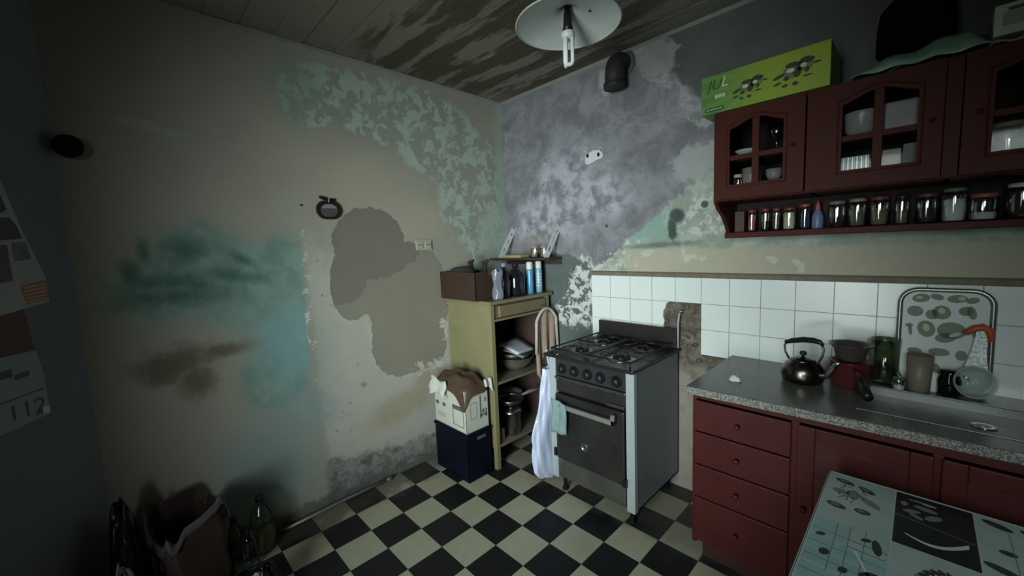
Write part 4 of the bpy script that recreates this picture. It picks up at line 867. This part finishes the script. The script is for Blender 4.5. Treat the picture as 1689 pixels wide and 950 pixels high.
for z0, z1 in ((.686, .828), (.530, .680), (.372, .524), (.155, .366)):
    d = bx(1.806, 2.172, BY - .016, BY - .001, z0, z1).build('drawer', RED, t, .004)
    B().lathe([(.007, 0), (.007, .010), (.011, .013), (.011, .019), (.008, .023), (0, .024)], (1.985, BY - .016, (z0 + z1) / 2), 16, Matrix.Rotation(PI / 2, 3, 'X')).build('knob', RED, d)
def bdoor(x0, x1, kx):
    d = B(); z0, z1, w = .150, .827, .055; yf, y_ = BY - .016, BY - .001
    d.box(x0, x0 + w, yf, y_, z0, z1); d.box(x1 - w, x1, yf, y_, z0, z1); d.box(x0 + w, x1 - w, yf, y_, z0, z0 + w); d.box(x0 + w, x1 - w, yf, y_, z1 - w, z1)
    d = d.build('door', RED, t, .003)
    bx(x0 + w, x1 - w, yf + .008, y_, z0 + w, z1 - w).build('panel', mat('deep_red_panel', (.062, .011, .010), .5, 0, .25, 7), d)
    B().lathe([(.007, 0), (.007, .010), (.011, .013), (.011, .019), (0, .024)], (kx, yf, .50), 16, Matrix.Rotation(PI / 2, 3, 'X')).build('knob', RED, d)
bdoor(2.192, 2.552, 2.22); bdoor(2.57, 2.934, 2.905); bdoor(2.952, 3.40, 2.98)

# things on the worktop
o = crump((0, 0, 0), .024, .020, .022, 24, 8, .12, 4).build('crumpled_paper', PAPER); o.location = (1.925, -.432, .9005); tag(o, 'small crumpled white paper ball on the worktop', 'paper')
def kettle():
    t = thing('kettle', 'round steel kettle with black arched handle on the worktop', 'kettle', (2.147, -.262, .9), -.30)
    t.scale = (.76, .76, .90)
    KM = mat('tarnished_kettle_steel', (.13, .12, .10), .24, 1, .25, 8)
    bd = B().lathe([(.082, 0), (.098, .008), (.106, .035), (.102, .065), (.085, .092), (.062, .104), (.060, .108)], (0, 0, 0), 36).build('kettle_body', KM, t, local=True)
    l = B().lathe([(.063, .106), (.060, .112), (.035, .122), (0, .126)], (0, 0, 0), 30).build('lid', KM, t, local=True)
    B().lathe([(.008, .124), (.008, .132), (.018, .137), (.016, .152), (0, .154)], (0, 0, 0), 16).build('lid_knob', BLACK, l, local=True)
    B().tube([(.088, 0, .045), (.124, 0, .058), (.147, 0, .092), (.163, 0, .120), (.182, 0, .130)], [.020, .016, .012, .009, .009], 12).build('spout', STEEL, t, local=True)
    h = B().tube([(-.075, 0, .10), (-.098, 0, .135), (-.102, 0, .165), (-.088, 0, .188)], .006, 8); h.build('handle_arm', mat('handle_grey_metal', (.10, .10, .10), .35, .8), t, local=True); h = B().tube([(.075, 0, .10), (.098, 0, .145), (.104, 0, .18), (.088, 0, .205)], .006, 8)
    h.build('handle_arm', mat('handle_grey_metal', (.10, .10, .10), .35, .8), t, local=True)
    B().tube([(-.098, 0, .182), (-.06, 0, .196), (0, 0, .210), (.05, 0, .214), (.085, 0, .210), (.100, 0, .196)], [.010, .013, .014, .014, .012, .008], 10).build('grip', BLACK, t, local=True)
kettle()
t = thing('red_saucepan', 'dark red saucepan with a black handle pointing to the room', 'pot', (2.303, -.195, .9), -1.25)
B().lathe([(.062, 0), (.068, .008), (.070, .105), (.074, .108), (.066, .108), (.062, .01), (0, .008)], (0, 0, 0), 30).build('pan_body', mat('maroon_enamel', (.085, .016, .018), .3, 0, .2, 8), t, local=True)
B().tube([(.066, 0, .085), (.11, 0, .082), (.15, 0, .060)], [.008, .009, .011], 8).build('handle_arm', mat('maroon_enamel', (.085, .016, .018), .3), t, local=True)
B().tube([(.14, 0, .068), (.20, 0, .040), (.235, 0, .028)], [.013, .019, .017], 10).build('handle', BLACK, t, local=True)
lath('black_bowl', 'dark wide rimmed bowl sitting in the red saucepan', 'bowl', [(.035, 0), (.050, .015), (.058, .055), (.074, .072), (.076, .076), (.070, .075), (.052, .056), (.045, .018), (0, .012)], (2.300, -.192, 1.004), mat('dark_brown_bowl', (.060, .048, .042), .3, 0, .3, 9))
t = thing('green_tumbler', 'tall translucent green tumbler holding some liquid beside the tray', 'tumbler', (2.402, -.085, .9))
B().lathe([(.036, 0), (.040, .004), (.049, .195), (.046, .195), (.037, .008), (0, .008)], (0, 0, 0), 26).build('tumbler_body', glass('green_glass', (.93, .975, .86), .05), t, local=True)
B().lathe([(.036, .009), (.0405, .085), (0, .086)], (0, 0, 0), 26).build('liquid', glass('pale_liquid', (.95, .985, .90), .05), t, local=True)
jar('glass_jar', 'low clear jar at the foot of the green tumbler', 'jar', (2.452, -.145, .9), .022, .055, None, salt, .25)
# tray
t = thing('serving_tray', 'white serving tray with leaf prints and steel rim standing against the tiles', 'tray', (2.57, -.04, .9))
lean = .07
def TP(u, v, d): return (u, -.060 + lean * (v - .9) - d, v)
tx0, tx1, tz0, tz1 = 2.432, 2.702, .903, 1.313
B().prism(rrect(tx0 + .006, tx1 - .006, tz0 + .006, tz1 - .006, .055), TP, 0, .003).build('tray_face', mat('tray_white', (.46, .50, .48), .35, 0, .08), t)
B().tube([TP(u, v, .005) for u, v in rrect(tx0 + .008, tx1 - .008, tz0 + .008, tz1 - .008, .056)], .009, 10, closed=True).build('tray_rim', mat('tray_rim_steel', (.26, .26, .23), .28, .8), t)
pr = B()
for u, v, ru, rv, ro in ((2.500, 1.270, .026, .018, .2), (2.545, 1.277, .02, .012, -.3), (2.600, 1.272, .028, .016, .1), (2.640, 1.268, .018, .012, .4), (2.485, 1.215, .024, .022, 0), (2.56, 1.215, .026, .028, .2), (2.535, 1.205, .02, .02, .2), (2.640, 1.22, .012, .026, .2), (2.625, 1.225, .02, .018, .2), (2.470, 1.155, .012, .008, .1), (2.474, 1.135, .006, .022, .1), (2.52, 1.145, .026, .034, .2), (2.590, 1.145, .040, .034, 0), (2.575, 1.115, .03, .02, .3), (2.66, 1.14, .018, .02, .2), (2.49, 1.05, .022, .014, 0), (2.56, 1.055, .03, .016, 0), (2.62, 1.05, .016, .02, 0), (2.655, 1.0, .012, .02, 0), (2.54, .98, .03, .03, 0)):
    pr.poly([TP(a, c_, .0036) for a, c_ in ellipse(u, v, ru, rv, ro)])
pr.build('leaf_print', mat('olive_leaf_print', (.13, .155, .10), .5, 0, .5, 60), t)
pr = B()
for u, v, ru, rv, ro in ((2.495, 1.272, .010, .006, .2), (2.612, 1.275, .010, .008, .2), (2.56, 1.222, .010, .012, .2), (2.52, 1.15, .01, .016, .2), (2.60, 1.13, .018, .007, .5)): pr.poly([TP(a, c_, .0042) for a, c_ in ellipse(u, v, ru, rv, ro)])
pr.build('pale_print', mat('pale_leaf_print', (.36, .38, .32), .5), t)
lath('brown_cup', 'plain brown grey plastic cup in front of the tray', 'cup', [(.031, 0), (.034, .004), (.040, .150), (.037, .150), (.031, .008), (0, .008)], (2.508, -.115, .9), mat('taupe_plastic', (.17, .145, .11), .45))
lath('salt_shaker', 'small white shaker between the brown cup and the black pot', 'shaker', [(.017, 0), (.018, .004), (.016, .055), (.014, .075), (0, .080)], (2.548, -.085, .9), PAPER)
t = thing('milk_jug', 'small shiny black jug beside the clear strainer', 'jug', (2.592, -.105, .9))
B().lathe([(.028, 0), (.033, .006), (.034, .06), (.026, .085), (.027, .097), (.022, .100), (0, .102)], (0, 0, 0), 24).build('jug_body', mat('shiny_black_metal', (.020, .020, .022), .08, .7), t, local=True)
B().tube([(.028, .0, .085), (.048, 0, .078), (.048, 0, .04), (.032, 0, .025)], .005, 8).build('handle', CHROME, t, local=True)
t = thing('strainer', 'clear plastic strainer with an orange handle leaning on the tray', 'strainer', (2.655, -.12, .9))
Mx = Matrix.Rotation(math.radians(76), 3, 'X')
B().lathe([(.0, .0), (.035, .004), (.048, .022), (.052, .034), (.056, .035), (.050, .020), (.037, .0), (0, -.004)], (2.655, -.108, .965), 28, Mx, 1, 1.1).build('strainer_bowl', film('cloudy_plastic', (.42, .50, .46), .5, .2), t)
B().prism([(2.628, 1.015), (2.688, 1.010), (2.680, 1.09), (2.685, 1.155), (2.655, 1.165), (2.645, 1.09)], lambda u, v, d: (u, -.098 + .22 * (v - 1.0) - d, v), 0, .005).build('strainer_neck', film('cloudy_plastic', (.42, .50, .46), .5, .2), t)
B().tube([(2.625, -.078, 1.145), (2.648, -.070, 1.165), (2.668, -.066, 1.172), (2.686, -.066, 1.16), (2.690, -.075, 1.12)], [.010, .013, .014, .013, .008], 10).build('handle', mat('orange_red_plastic', (.42, .085, .03), .4), t)
lath('cream_bowl', 'cream bowl at the right end of the worktop edge', 'bowl', [(.03, 0), (.055, .02), (.070, .045), (.066, .045), (.05, .02), (0, .008)], (2.80, -.53, .9005), mat('cream_china', (.46, .42, .33), .4))

# ------------------------------------------------------------------ table with printed oilcloth
TX0, TX1, TY0, TY1, TZ = 2.315, 3.30, -1.70, -.752, .757
t = thing('dining_table', 'wooden dining table under the printed oilcloth at the lower right', 'table', (2.8, -1.2, 0))
bx(TX0 + .012, TX1 - .012, TY0 + .012, TY1 - .012, TZ - .028, TZ).build('tabletop', WOOD, t)
for a in (TX0 + .05, TX1 - .10):
    for c in (TY0 + .05, TY1 - .10): bx(a, a + .05, c, c + .05, 0, TZ - .028).build('leg', WOOD, t, .003)
b = B(); b.box(TX0 + .06, TX1 - .06, TY0 + .06, TY0 + .08, TZ - .12, TZ - .028); b.box(TX0 + .06, TX1 - .06, TY1 - .08, TY1 - .06, TZ - .12, TZ - .028); b.build('apron', WOOD, t)
t = thing('oilcloth', 'pale green printed oilcloth with scalloped edge spread over the table', 'tablecloth', (2.8, -1.2, TZ))
OC = mat('oilcloth_pale_green', (.46, .55, .53), .22, 0, .14, 6, 0, .5); zt = TZ + .003
bx(TX0, TX1, TY0, TY1, TZ + .001, zt).build('cloth_top', OC, t)
def skirt(fn, L_):
    n = int(L_ / .012); vs = []
    b = B(); b.grid(lambda u, v: fn(u, v * (.085 + .012 * abs(math.sin(u * L_ / .045 * PI))), .008 * math.sin(u * L_ * 24) * v), n, 5); return b.build('cloth_drop', OC, t, solid=.0015)
skirt(lambda u, d, w: (TX0 - .003 + w * .6 - .03 * d, TY0 + (TY1 - TY0) * u, zt - d), TY1 - TY0)
skirt(lambda u, d, w: (TX0 + (TX1 - TX0) * u, TY1 + .003 + w * .6 + .03 * d, zt - d), TX1 - TX0)
skirt(lambda u, d, w: (TX0 + (TX1 - TX0) * u, TY0 - .003 - w * .6, zt - d), TX1 - TX0)
skirt(lambda u, d, w: (TX1 + .003 + w * .6, TY0 + (TY1 - TY0) * u, zt - d), TY1 - TY0)
O_dk, O_bk, O_pale, O_teal, O_grey, O_wh = mat('ink_dark_green', (.025, .040, .036), .3), mat('ink_black', (.006, .007, .007), .3), mat('ink_pale_sage', (.40, .49, .455), .24), mat('ink_teal', (.30, .47, .475), .24), mat('ink_grey', (.17, .205, .20), .26), mat('ink_white', (.62, .68, .65), .3)
MM = [O_dk, O_bk, O_pale, O_teal, O_grey, O_wh]
def cell(ix, iy, style):
    cw, ch = .155, .282; xa = TX0 + .004 + cw * ix; ya = TY1 - .006 - ch * iy; b = B(); lay = [0]
    def P(pts, mi, e):
        b.cur = mi; b.poly([(xa + u * (cw - .004), ya - (1 - v) * (ch - .004), zt + .0003 * e) for u, v in pts])
    base = {'scoops': 2, 'lines': 3, 'black': 1, 'swirl': 2, 'sage': 2, 'grey': 4}[style]
    P([(0, 0), (1, 0), (1, 1), (0, 1)], base, 1)
    if style == 'scoops':
        for u, v, ru, rv, r_ in ((.25, .86, .16, .045, -.15), (.60, .80, .14, .045, -.3), (.22, .62, .13, .05, 0), (.68, .55, .17, .055, -.4), (.22, .30, .15, .05, -.1), (.60, .33, .12, .05, 0), (.42, .62, .10, .10, .4)):
            P(ellipse(u, v, ru, rv, r_), 0 if (u + v) % .2 > .06 else 4, 2); P(ellipse(u - .02, v + .006, ru * .5, rv * .45, r_), 4, 3)
        for _ in range(34): P(ellipse(.40 + rnd(-.2, .2), .68 + rnd(-.24, .16), .022, .010, rnd(0, 3), 8), 0 if rnd(0, 1) > .4 else 4, 4)
    if style == 'lines':
        for i in range(7): P([(0, .12 + .11 * i), (1, .10 + .11 * i), (1, .108 + .11 * i), (0, .128 + .11 * i)], 5 if i % 2 else 4, 2)
        P([(.5, .62), (.98, .62), (.98, .98), (.5, .98)], 2, 2)
        for u in (.32, .5, .7): P([(u, .2), (u + .012, .2), (u + .012, 1), (u, 1)], 4, 3)
        for u, v, ru, rv in ((.25, .45, .07, .05), (.14, .70, .07, .03), (.52, .30, .06, .04), (.82, .36, .12, .05), (.86, .80, .06, .12), (.72, .86, .07, .03)): P(ellipse(u, v, ru, rv, .3), 0, 4)
        P(ellipse(.76, .27, .08, .03, .2), 5, 5)
        P([(.60, .62), (.95, .15), (.97, .16), (.63, .64)], 5, 4)
    if style == 'black':
        P([(0, .52), (1, .40), (1, .408), (0, .53)], 4, 2)
        sw = [(.15 + .75 * i / 14, .20 - .12 * math.sin(PI * i / 14) + .10 * (i / 14)) for i in range(15)]; P(sw + [(u, v + .018 + .05 * i / 14) for i, (u, v) in list(enumerate(sw))[::-1]], 5, 3)
        for u, v, ru, rv, r_ in ((.22, .66, .12, .035, .2), (.40, .78, .16, .04, -.1), (.5, .64, .12, .05, .4), (.30, .90, .14, .02, 0), (.28, .58, .10, .03, -.3), (.12, .78, .05, .05, 0)): P(ellipse(u, v, ru, rv, r_), 4, 3)
        P(ellipse(.45, .88, .10, .02, 0), 2, 4)
    if style == 'swirl':
        for i in range(7): P([(0, .93 - .05 * i), (.5, .90 - .05 * i), (.5, .905 - .05 * i), (0, .94 - .05 * i)], 5, 2)
        P(ellipse(.60, .52, .36, .30, .3), 4, 3)
        for i in range(9):
            a = .2 + i * .30; P(ellipse(.60 + .20 * math.cos(a), .55 + .17 * math.sin(a), .15, .035, a + .9), 0, 4); P(ellipse(.60 + .17 * math.cos(a), .55 + .14 * math.sin(a), .10, .016, a + .9), 5, 5)
    if style in ('sage', 'grey'):
        for u, v, ru, rv, r_ in ((.25, .90, .18, .05, -.2), (.66, .90, .16, .05, -.2), (.3, .45, .10, .04, 0), (.6, .30, .14, .06, .3), (.2, .15, .2, .05, -.2)): P(ellipse(u, v, ru, rv, r_), 0 if style == 'sage' else 1, 2)
        for u in (.36, .66): P([(u, .1), (u + .01, .1), (u + .01, .8), (u, .8)], 4, 3)
    b.build('printed_square', MM, t)
lay = [['scoops', 'lines', 'scoops'], ['black', 'swirl', 'grey'], ['sage', 'grey', 'lines'], ['grey', 'sage', 'black'], ['lines', 'scoops', 'swirl'], ['black', 'grey', 'sage']]
for ix, colm in enumerate(lay):
    for iy, st in enumerate(colm): cell(ix, iy, st)

# ------------------------------------------------------------------ poster sheets on the grey wall
dirw = (p1 - p0).normalized()
def WP(u, v, e=.003): q_ = p0 + dirw * u + nrm * e; return (q_.x, q_.y, v)
t = thing('photo_poster', 'tilted glossy poster with a grid of small photos on the grey wall', 'poster', WP(.15, 1.6))
B().prism([(.186, 1.864), (.148, 1.689), (.097, 1.500), (.099, 1.410), (.50, 1.33), (.55, 1.98), (.30, 2.02)], lambda u, v, d: WP(u, v, d), .002, .0035).build('sheet', mat('poster_white', (.36, .39, .38), .35), t)
def photos(lst, name, m_, e=.0042):
    b = B()
    for pl in lst: b.poly([WP(u, v, e) for u, v in pl])
    return b.build(name, m_, t)
PD = mat('dark_photo_print', (.035, .032, .030), .3, 0, .9, 30)
photos([[(.20, 1.75), (.183, 1.765), (.215, 1.90), (.30, 1.93), (.30, 1.75)]], 'photo', PD)
photos([[(.162, 1.705), (.152, 1.658), (.30, 1.64), (.30, 1.73), (.178, 1.735)]], 'photo', PD)
photos([[(.143, 1.647), (.134, 1.582), (.187, 1.572), (.187, 1.642)]], 'photo', mat('grey_photo_print', (.12, .125, .12), .3, 0, .8, 40))
photos([[(.20, 1.635), (.20, 1.50), (.45, 1.48), (.45, 1.63)]], 'photo', mat('brown_photo_print', (.10, .055, .045), .3, 0, .9, 30))
photos([[(.181, 1.482), (.099, 1.496), (.101, 1.417), (.173, 1.409)]], 'orange_panel', mat('orange_panel_print', (.36, .15, .075), .4))
lb_ = B()
for i in range(5): lb_.poly([WP(.105, 1.484 - .014 * i, .0048), WP(.172, 1.475 - .014 * i, .0048), WP(.172, 1.469 - .014 * i, .0048), WP(.105, 1.478 - .014 * i, .0048)])
lb_.build('print_lines', mat('cream_print', (.50, .38, .25), .5), t)
t = thing('red_poster', 'dark red poster strip between the photo poster and white calendar page', 'poster', WP(.3, 1.3))
B().prism([(.183, 1.395), (.170, 1.224), (.50, 1.20), (.50, 1.405)], lambda u, v, d: WP(u, v, d), .0015, .003).build('sheet', mat('dark_red_print', (.085, .022, .024), .4, 0, .6, 12), t)
t = thing('calendar_page', 'white page reading 112 taped low on the grey wall', 'paper', WP(.25, 1.0))
B().prism([(.169, 1.229), (.157, 1.135), (.155, .972), (.283, .955), (.40, .945), (.45, 1.23)], lambda u, v, d: WP(u, v, d), .003, .0042).build('sheet', mat('page_grey_white', (.29, .34, .33), .5, 0, .12, 10), t)
for q_ in [[(.163, 1.074), (.30, 1.062), (.30, 1.067), (.163, 1.079)], [(.20, 1.14), (.245, 1.135), (.245, 1.155), (.20, 1.16)], [(.25, 1.15), (.29, 1.15), (.29, 1.18), (.25, 1.18)], [(.172, .988), (.20, .980), (.20, .990), (.172, .998)]]: photos([q_], 'print_mark', mat('grey_ink', (.09, .11, .11), .6), .0047)
me = text_mesh('112', .082); me.materials.clear(); me.materials.append(mat('grey_ink', (.09, .11, .11), .6))
o = bpy.data.objects.new('lettering', me); COL.objects.link(o); o.parent = t; o.matrix_parent_inverse = t.matrix_basis.inverted()
mw = Matrix(((-dirw.x, 0, nrm.x), (-dirw.y, 0, nrm.y), (0, 1, 0))).to_4x4(); mw.translation = Vector(WP(.285, .990, .005)); o.matrix_basis = mw
B().prism([(.157, .976), (.180, .982), (.178, 1.006), (.156, 1.000)], lambda u, v, d: WP(u, v, d), .0045, .006).build('tape', mat('shiny_tape', (.65, .68, .66), .15), t)

# ------------------------------------------------------------------ floor clutter by the left wall
t = thing('metal_rod', 'thin grey metal rod lying on the floor along the left wall', 'rod', (.045, -1.55, .0))
B().tube([(.030, -1.215, .012), (.036, -1.55, .014), (.050, -1.93, .012)], .010, 10).build('rod_bar', mat('dull_rod', (.28, .275, .25), .45, .4), t)
B().tube([(.032, -1.205, .012), (.032, -1.245, .012)], .0115, 10).build('end_sleeve', mat('dull_rod_sleeve', (.20, .195, .18), .5, .4), t)
def pet(label, x, y, r, h, m_, capm, grp, fillm=None, fill=.4):
    t = thing('plastic_bottle', label, 'bottle', (x, y, 0), 0, grp)
    B().lathe([(r * .85, 0), (r, .008), (r, h * .22), (r * .95, h * .25), (r, h * .28), (r, h * .62), (r * .85, h * .74), (r * .34, h * .90), (r * .34, h * .93)], (0, 0, 0), 22).build('bottle_body', m_, t, local=True)
    if fillm: B().lathe([(r * .8, .004), (r * .94, .01), (r * .94, h * fill), (0, h * fill + .001)], (0, 0, 0), 20).build('contents', fillm, t, local=True)
    B().lathe([(r * .40, h * .915), (r * .40, h * .985), (r * .35, h), (0, h)], (0, 0, 0), 14).build('cap', capm, t, local=True)
OIL = glass('olive_bottle', (.88, .89, .78), .06)
pet('big clear plastic bottle with dark green cap on the floor by the left wall', .115, -1.985, .055, .30, OIL, mat('dark_green_cap', (.012, .04, .038), .4), 'bottles on the floor', mat('oily_dregs', (.17, .165, .10), .4), .35)
pet('small dark capped bottle beside the red brown bag', .085, -2.105, .035, .225, glass('dark_green_bottle', (.66, .72, .68), .08), BLACK, 'bottles on the floor')
pet('small dark capped bottle next to the big clear bottle', .20, -2.065, .038, .215, glass('dark_green_bottle', (.66, .72, .68), .08), BLACK, 'bottles on the floor')
t = thing('shopping_bag', 'big red brown paper shopping bag with torn rim on the floor at the left', 'bag', (.215, -2.285, 0), .25)
def bagf(u, v):
    a = u * 2 * PI; c_, s_ = math.cos(a), math.sin(a); e = .32
    x = math.copysign(abs(c_) ** e, c_) * (.125 + .018 * v); y = math.copysign(abs(s_) ** e, s_) * (.100 + .015 * v)
    z = v * (.41 + .045 * math.sin(a * 2 + .6) + .03 * math.sin(a * 5))
    k = .008 * math.sin(z * 40 + a * 3) + .006 * math.sin(a * 7 + z * 18)
    return (x * (1 + k * 4), y * (1 + k * 4), z + .002)
B().grid(bagf, 60, 22, True, True).build('bag_wall', mat('red_brown_paper', (.038, .020, .018), .65, 0, .25, 9, .3), t, solid=.003, local=True)
bx(-.115, .115, -.09, .09, .001, .004).build('bag_bottom', mat('red_brown_paper', (.038, .020, .018), .65), t, local=True)
rmm = B().grid(lambda u, v: (lambda p: (p[0] * (1.02 + .05 * v), p[1] * (1.02 + .05 * v), p[2] - v * .04 + .010 * math.sin(u * 40)))(bagf(u, 1.0)), 60, 4, True, True)
rmm.build('folded_rim', mat('pale_grey_lining', (.060, .060, .059), .7, 0, .6, 18, .2), t, solid=.002, local=True)
B().tube([(-.05, -.108, .38), (.0, -.122, .30), (.07, -.118, .24)], .006, 8).build('cord_handle', mat('dark_cord', (.02, .012, .010), .8), t, local=True)
def heap(name, label, cat, c, rx, ry, h, m_, seed, amp=.08):
    o = crump((0, 0, 0), rx, ry, h, 44, 16, amp, seed).build(name, m_); o.location = c; return tag(o, label, cat)
BAGB = mat('black_bag_plastic', (.008, .008, .009), .28, 0, .3, 18, .3)
heap('black_bag', 'tall black plastic bag between the shopping bag and grey wall', 'bag', (.120, -2.490, .001), .075, .068, .50, BAGB, 11, .05)
heap('black_bag', 'low black plastic bag on the floor in front of the bottles', 'bag', (.49, -2.06, .001), .085, .075, .16, BAGB, 23)
heap('white_bag', 'crumpled grey white plastic bag in front of the tall black bag', 'bag', (.37, -2.505, .001), .05, .055, .34, mat('grey_white_plastic', (.20, .20, .21), .35, 0, .3, 16, .3), 31)
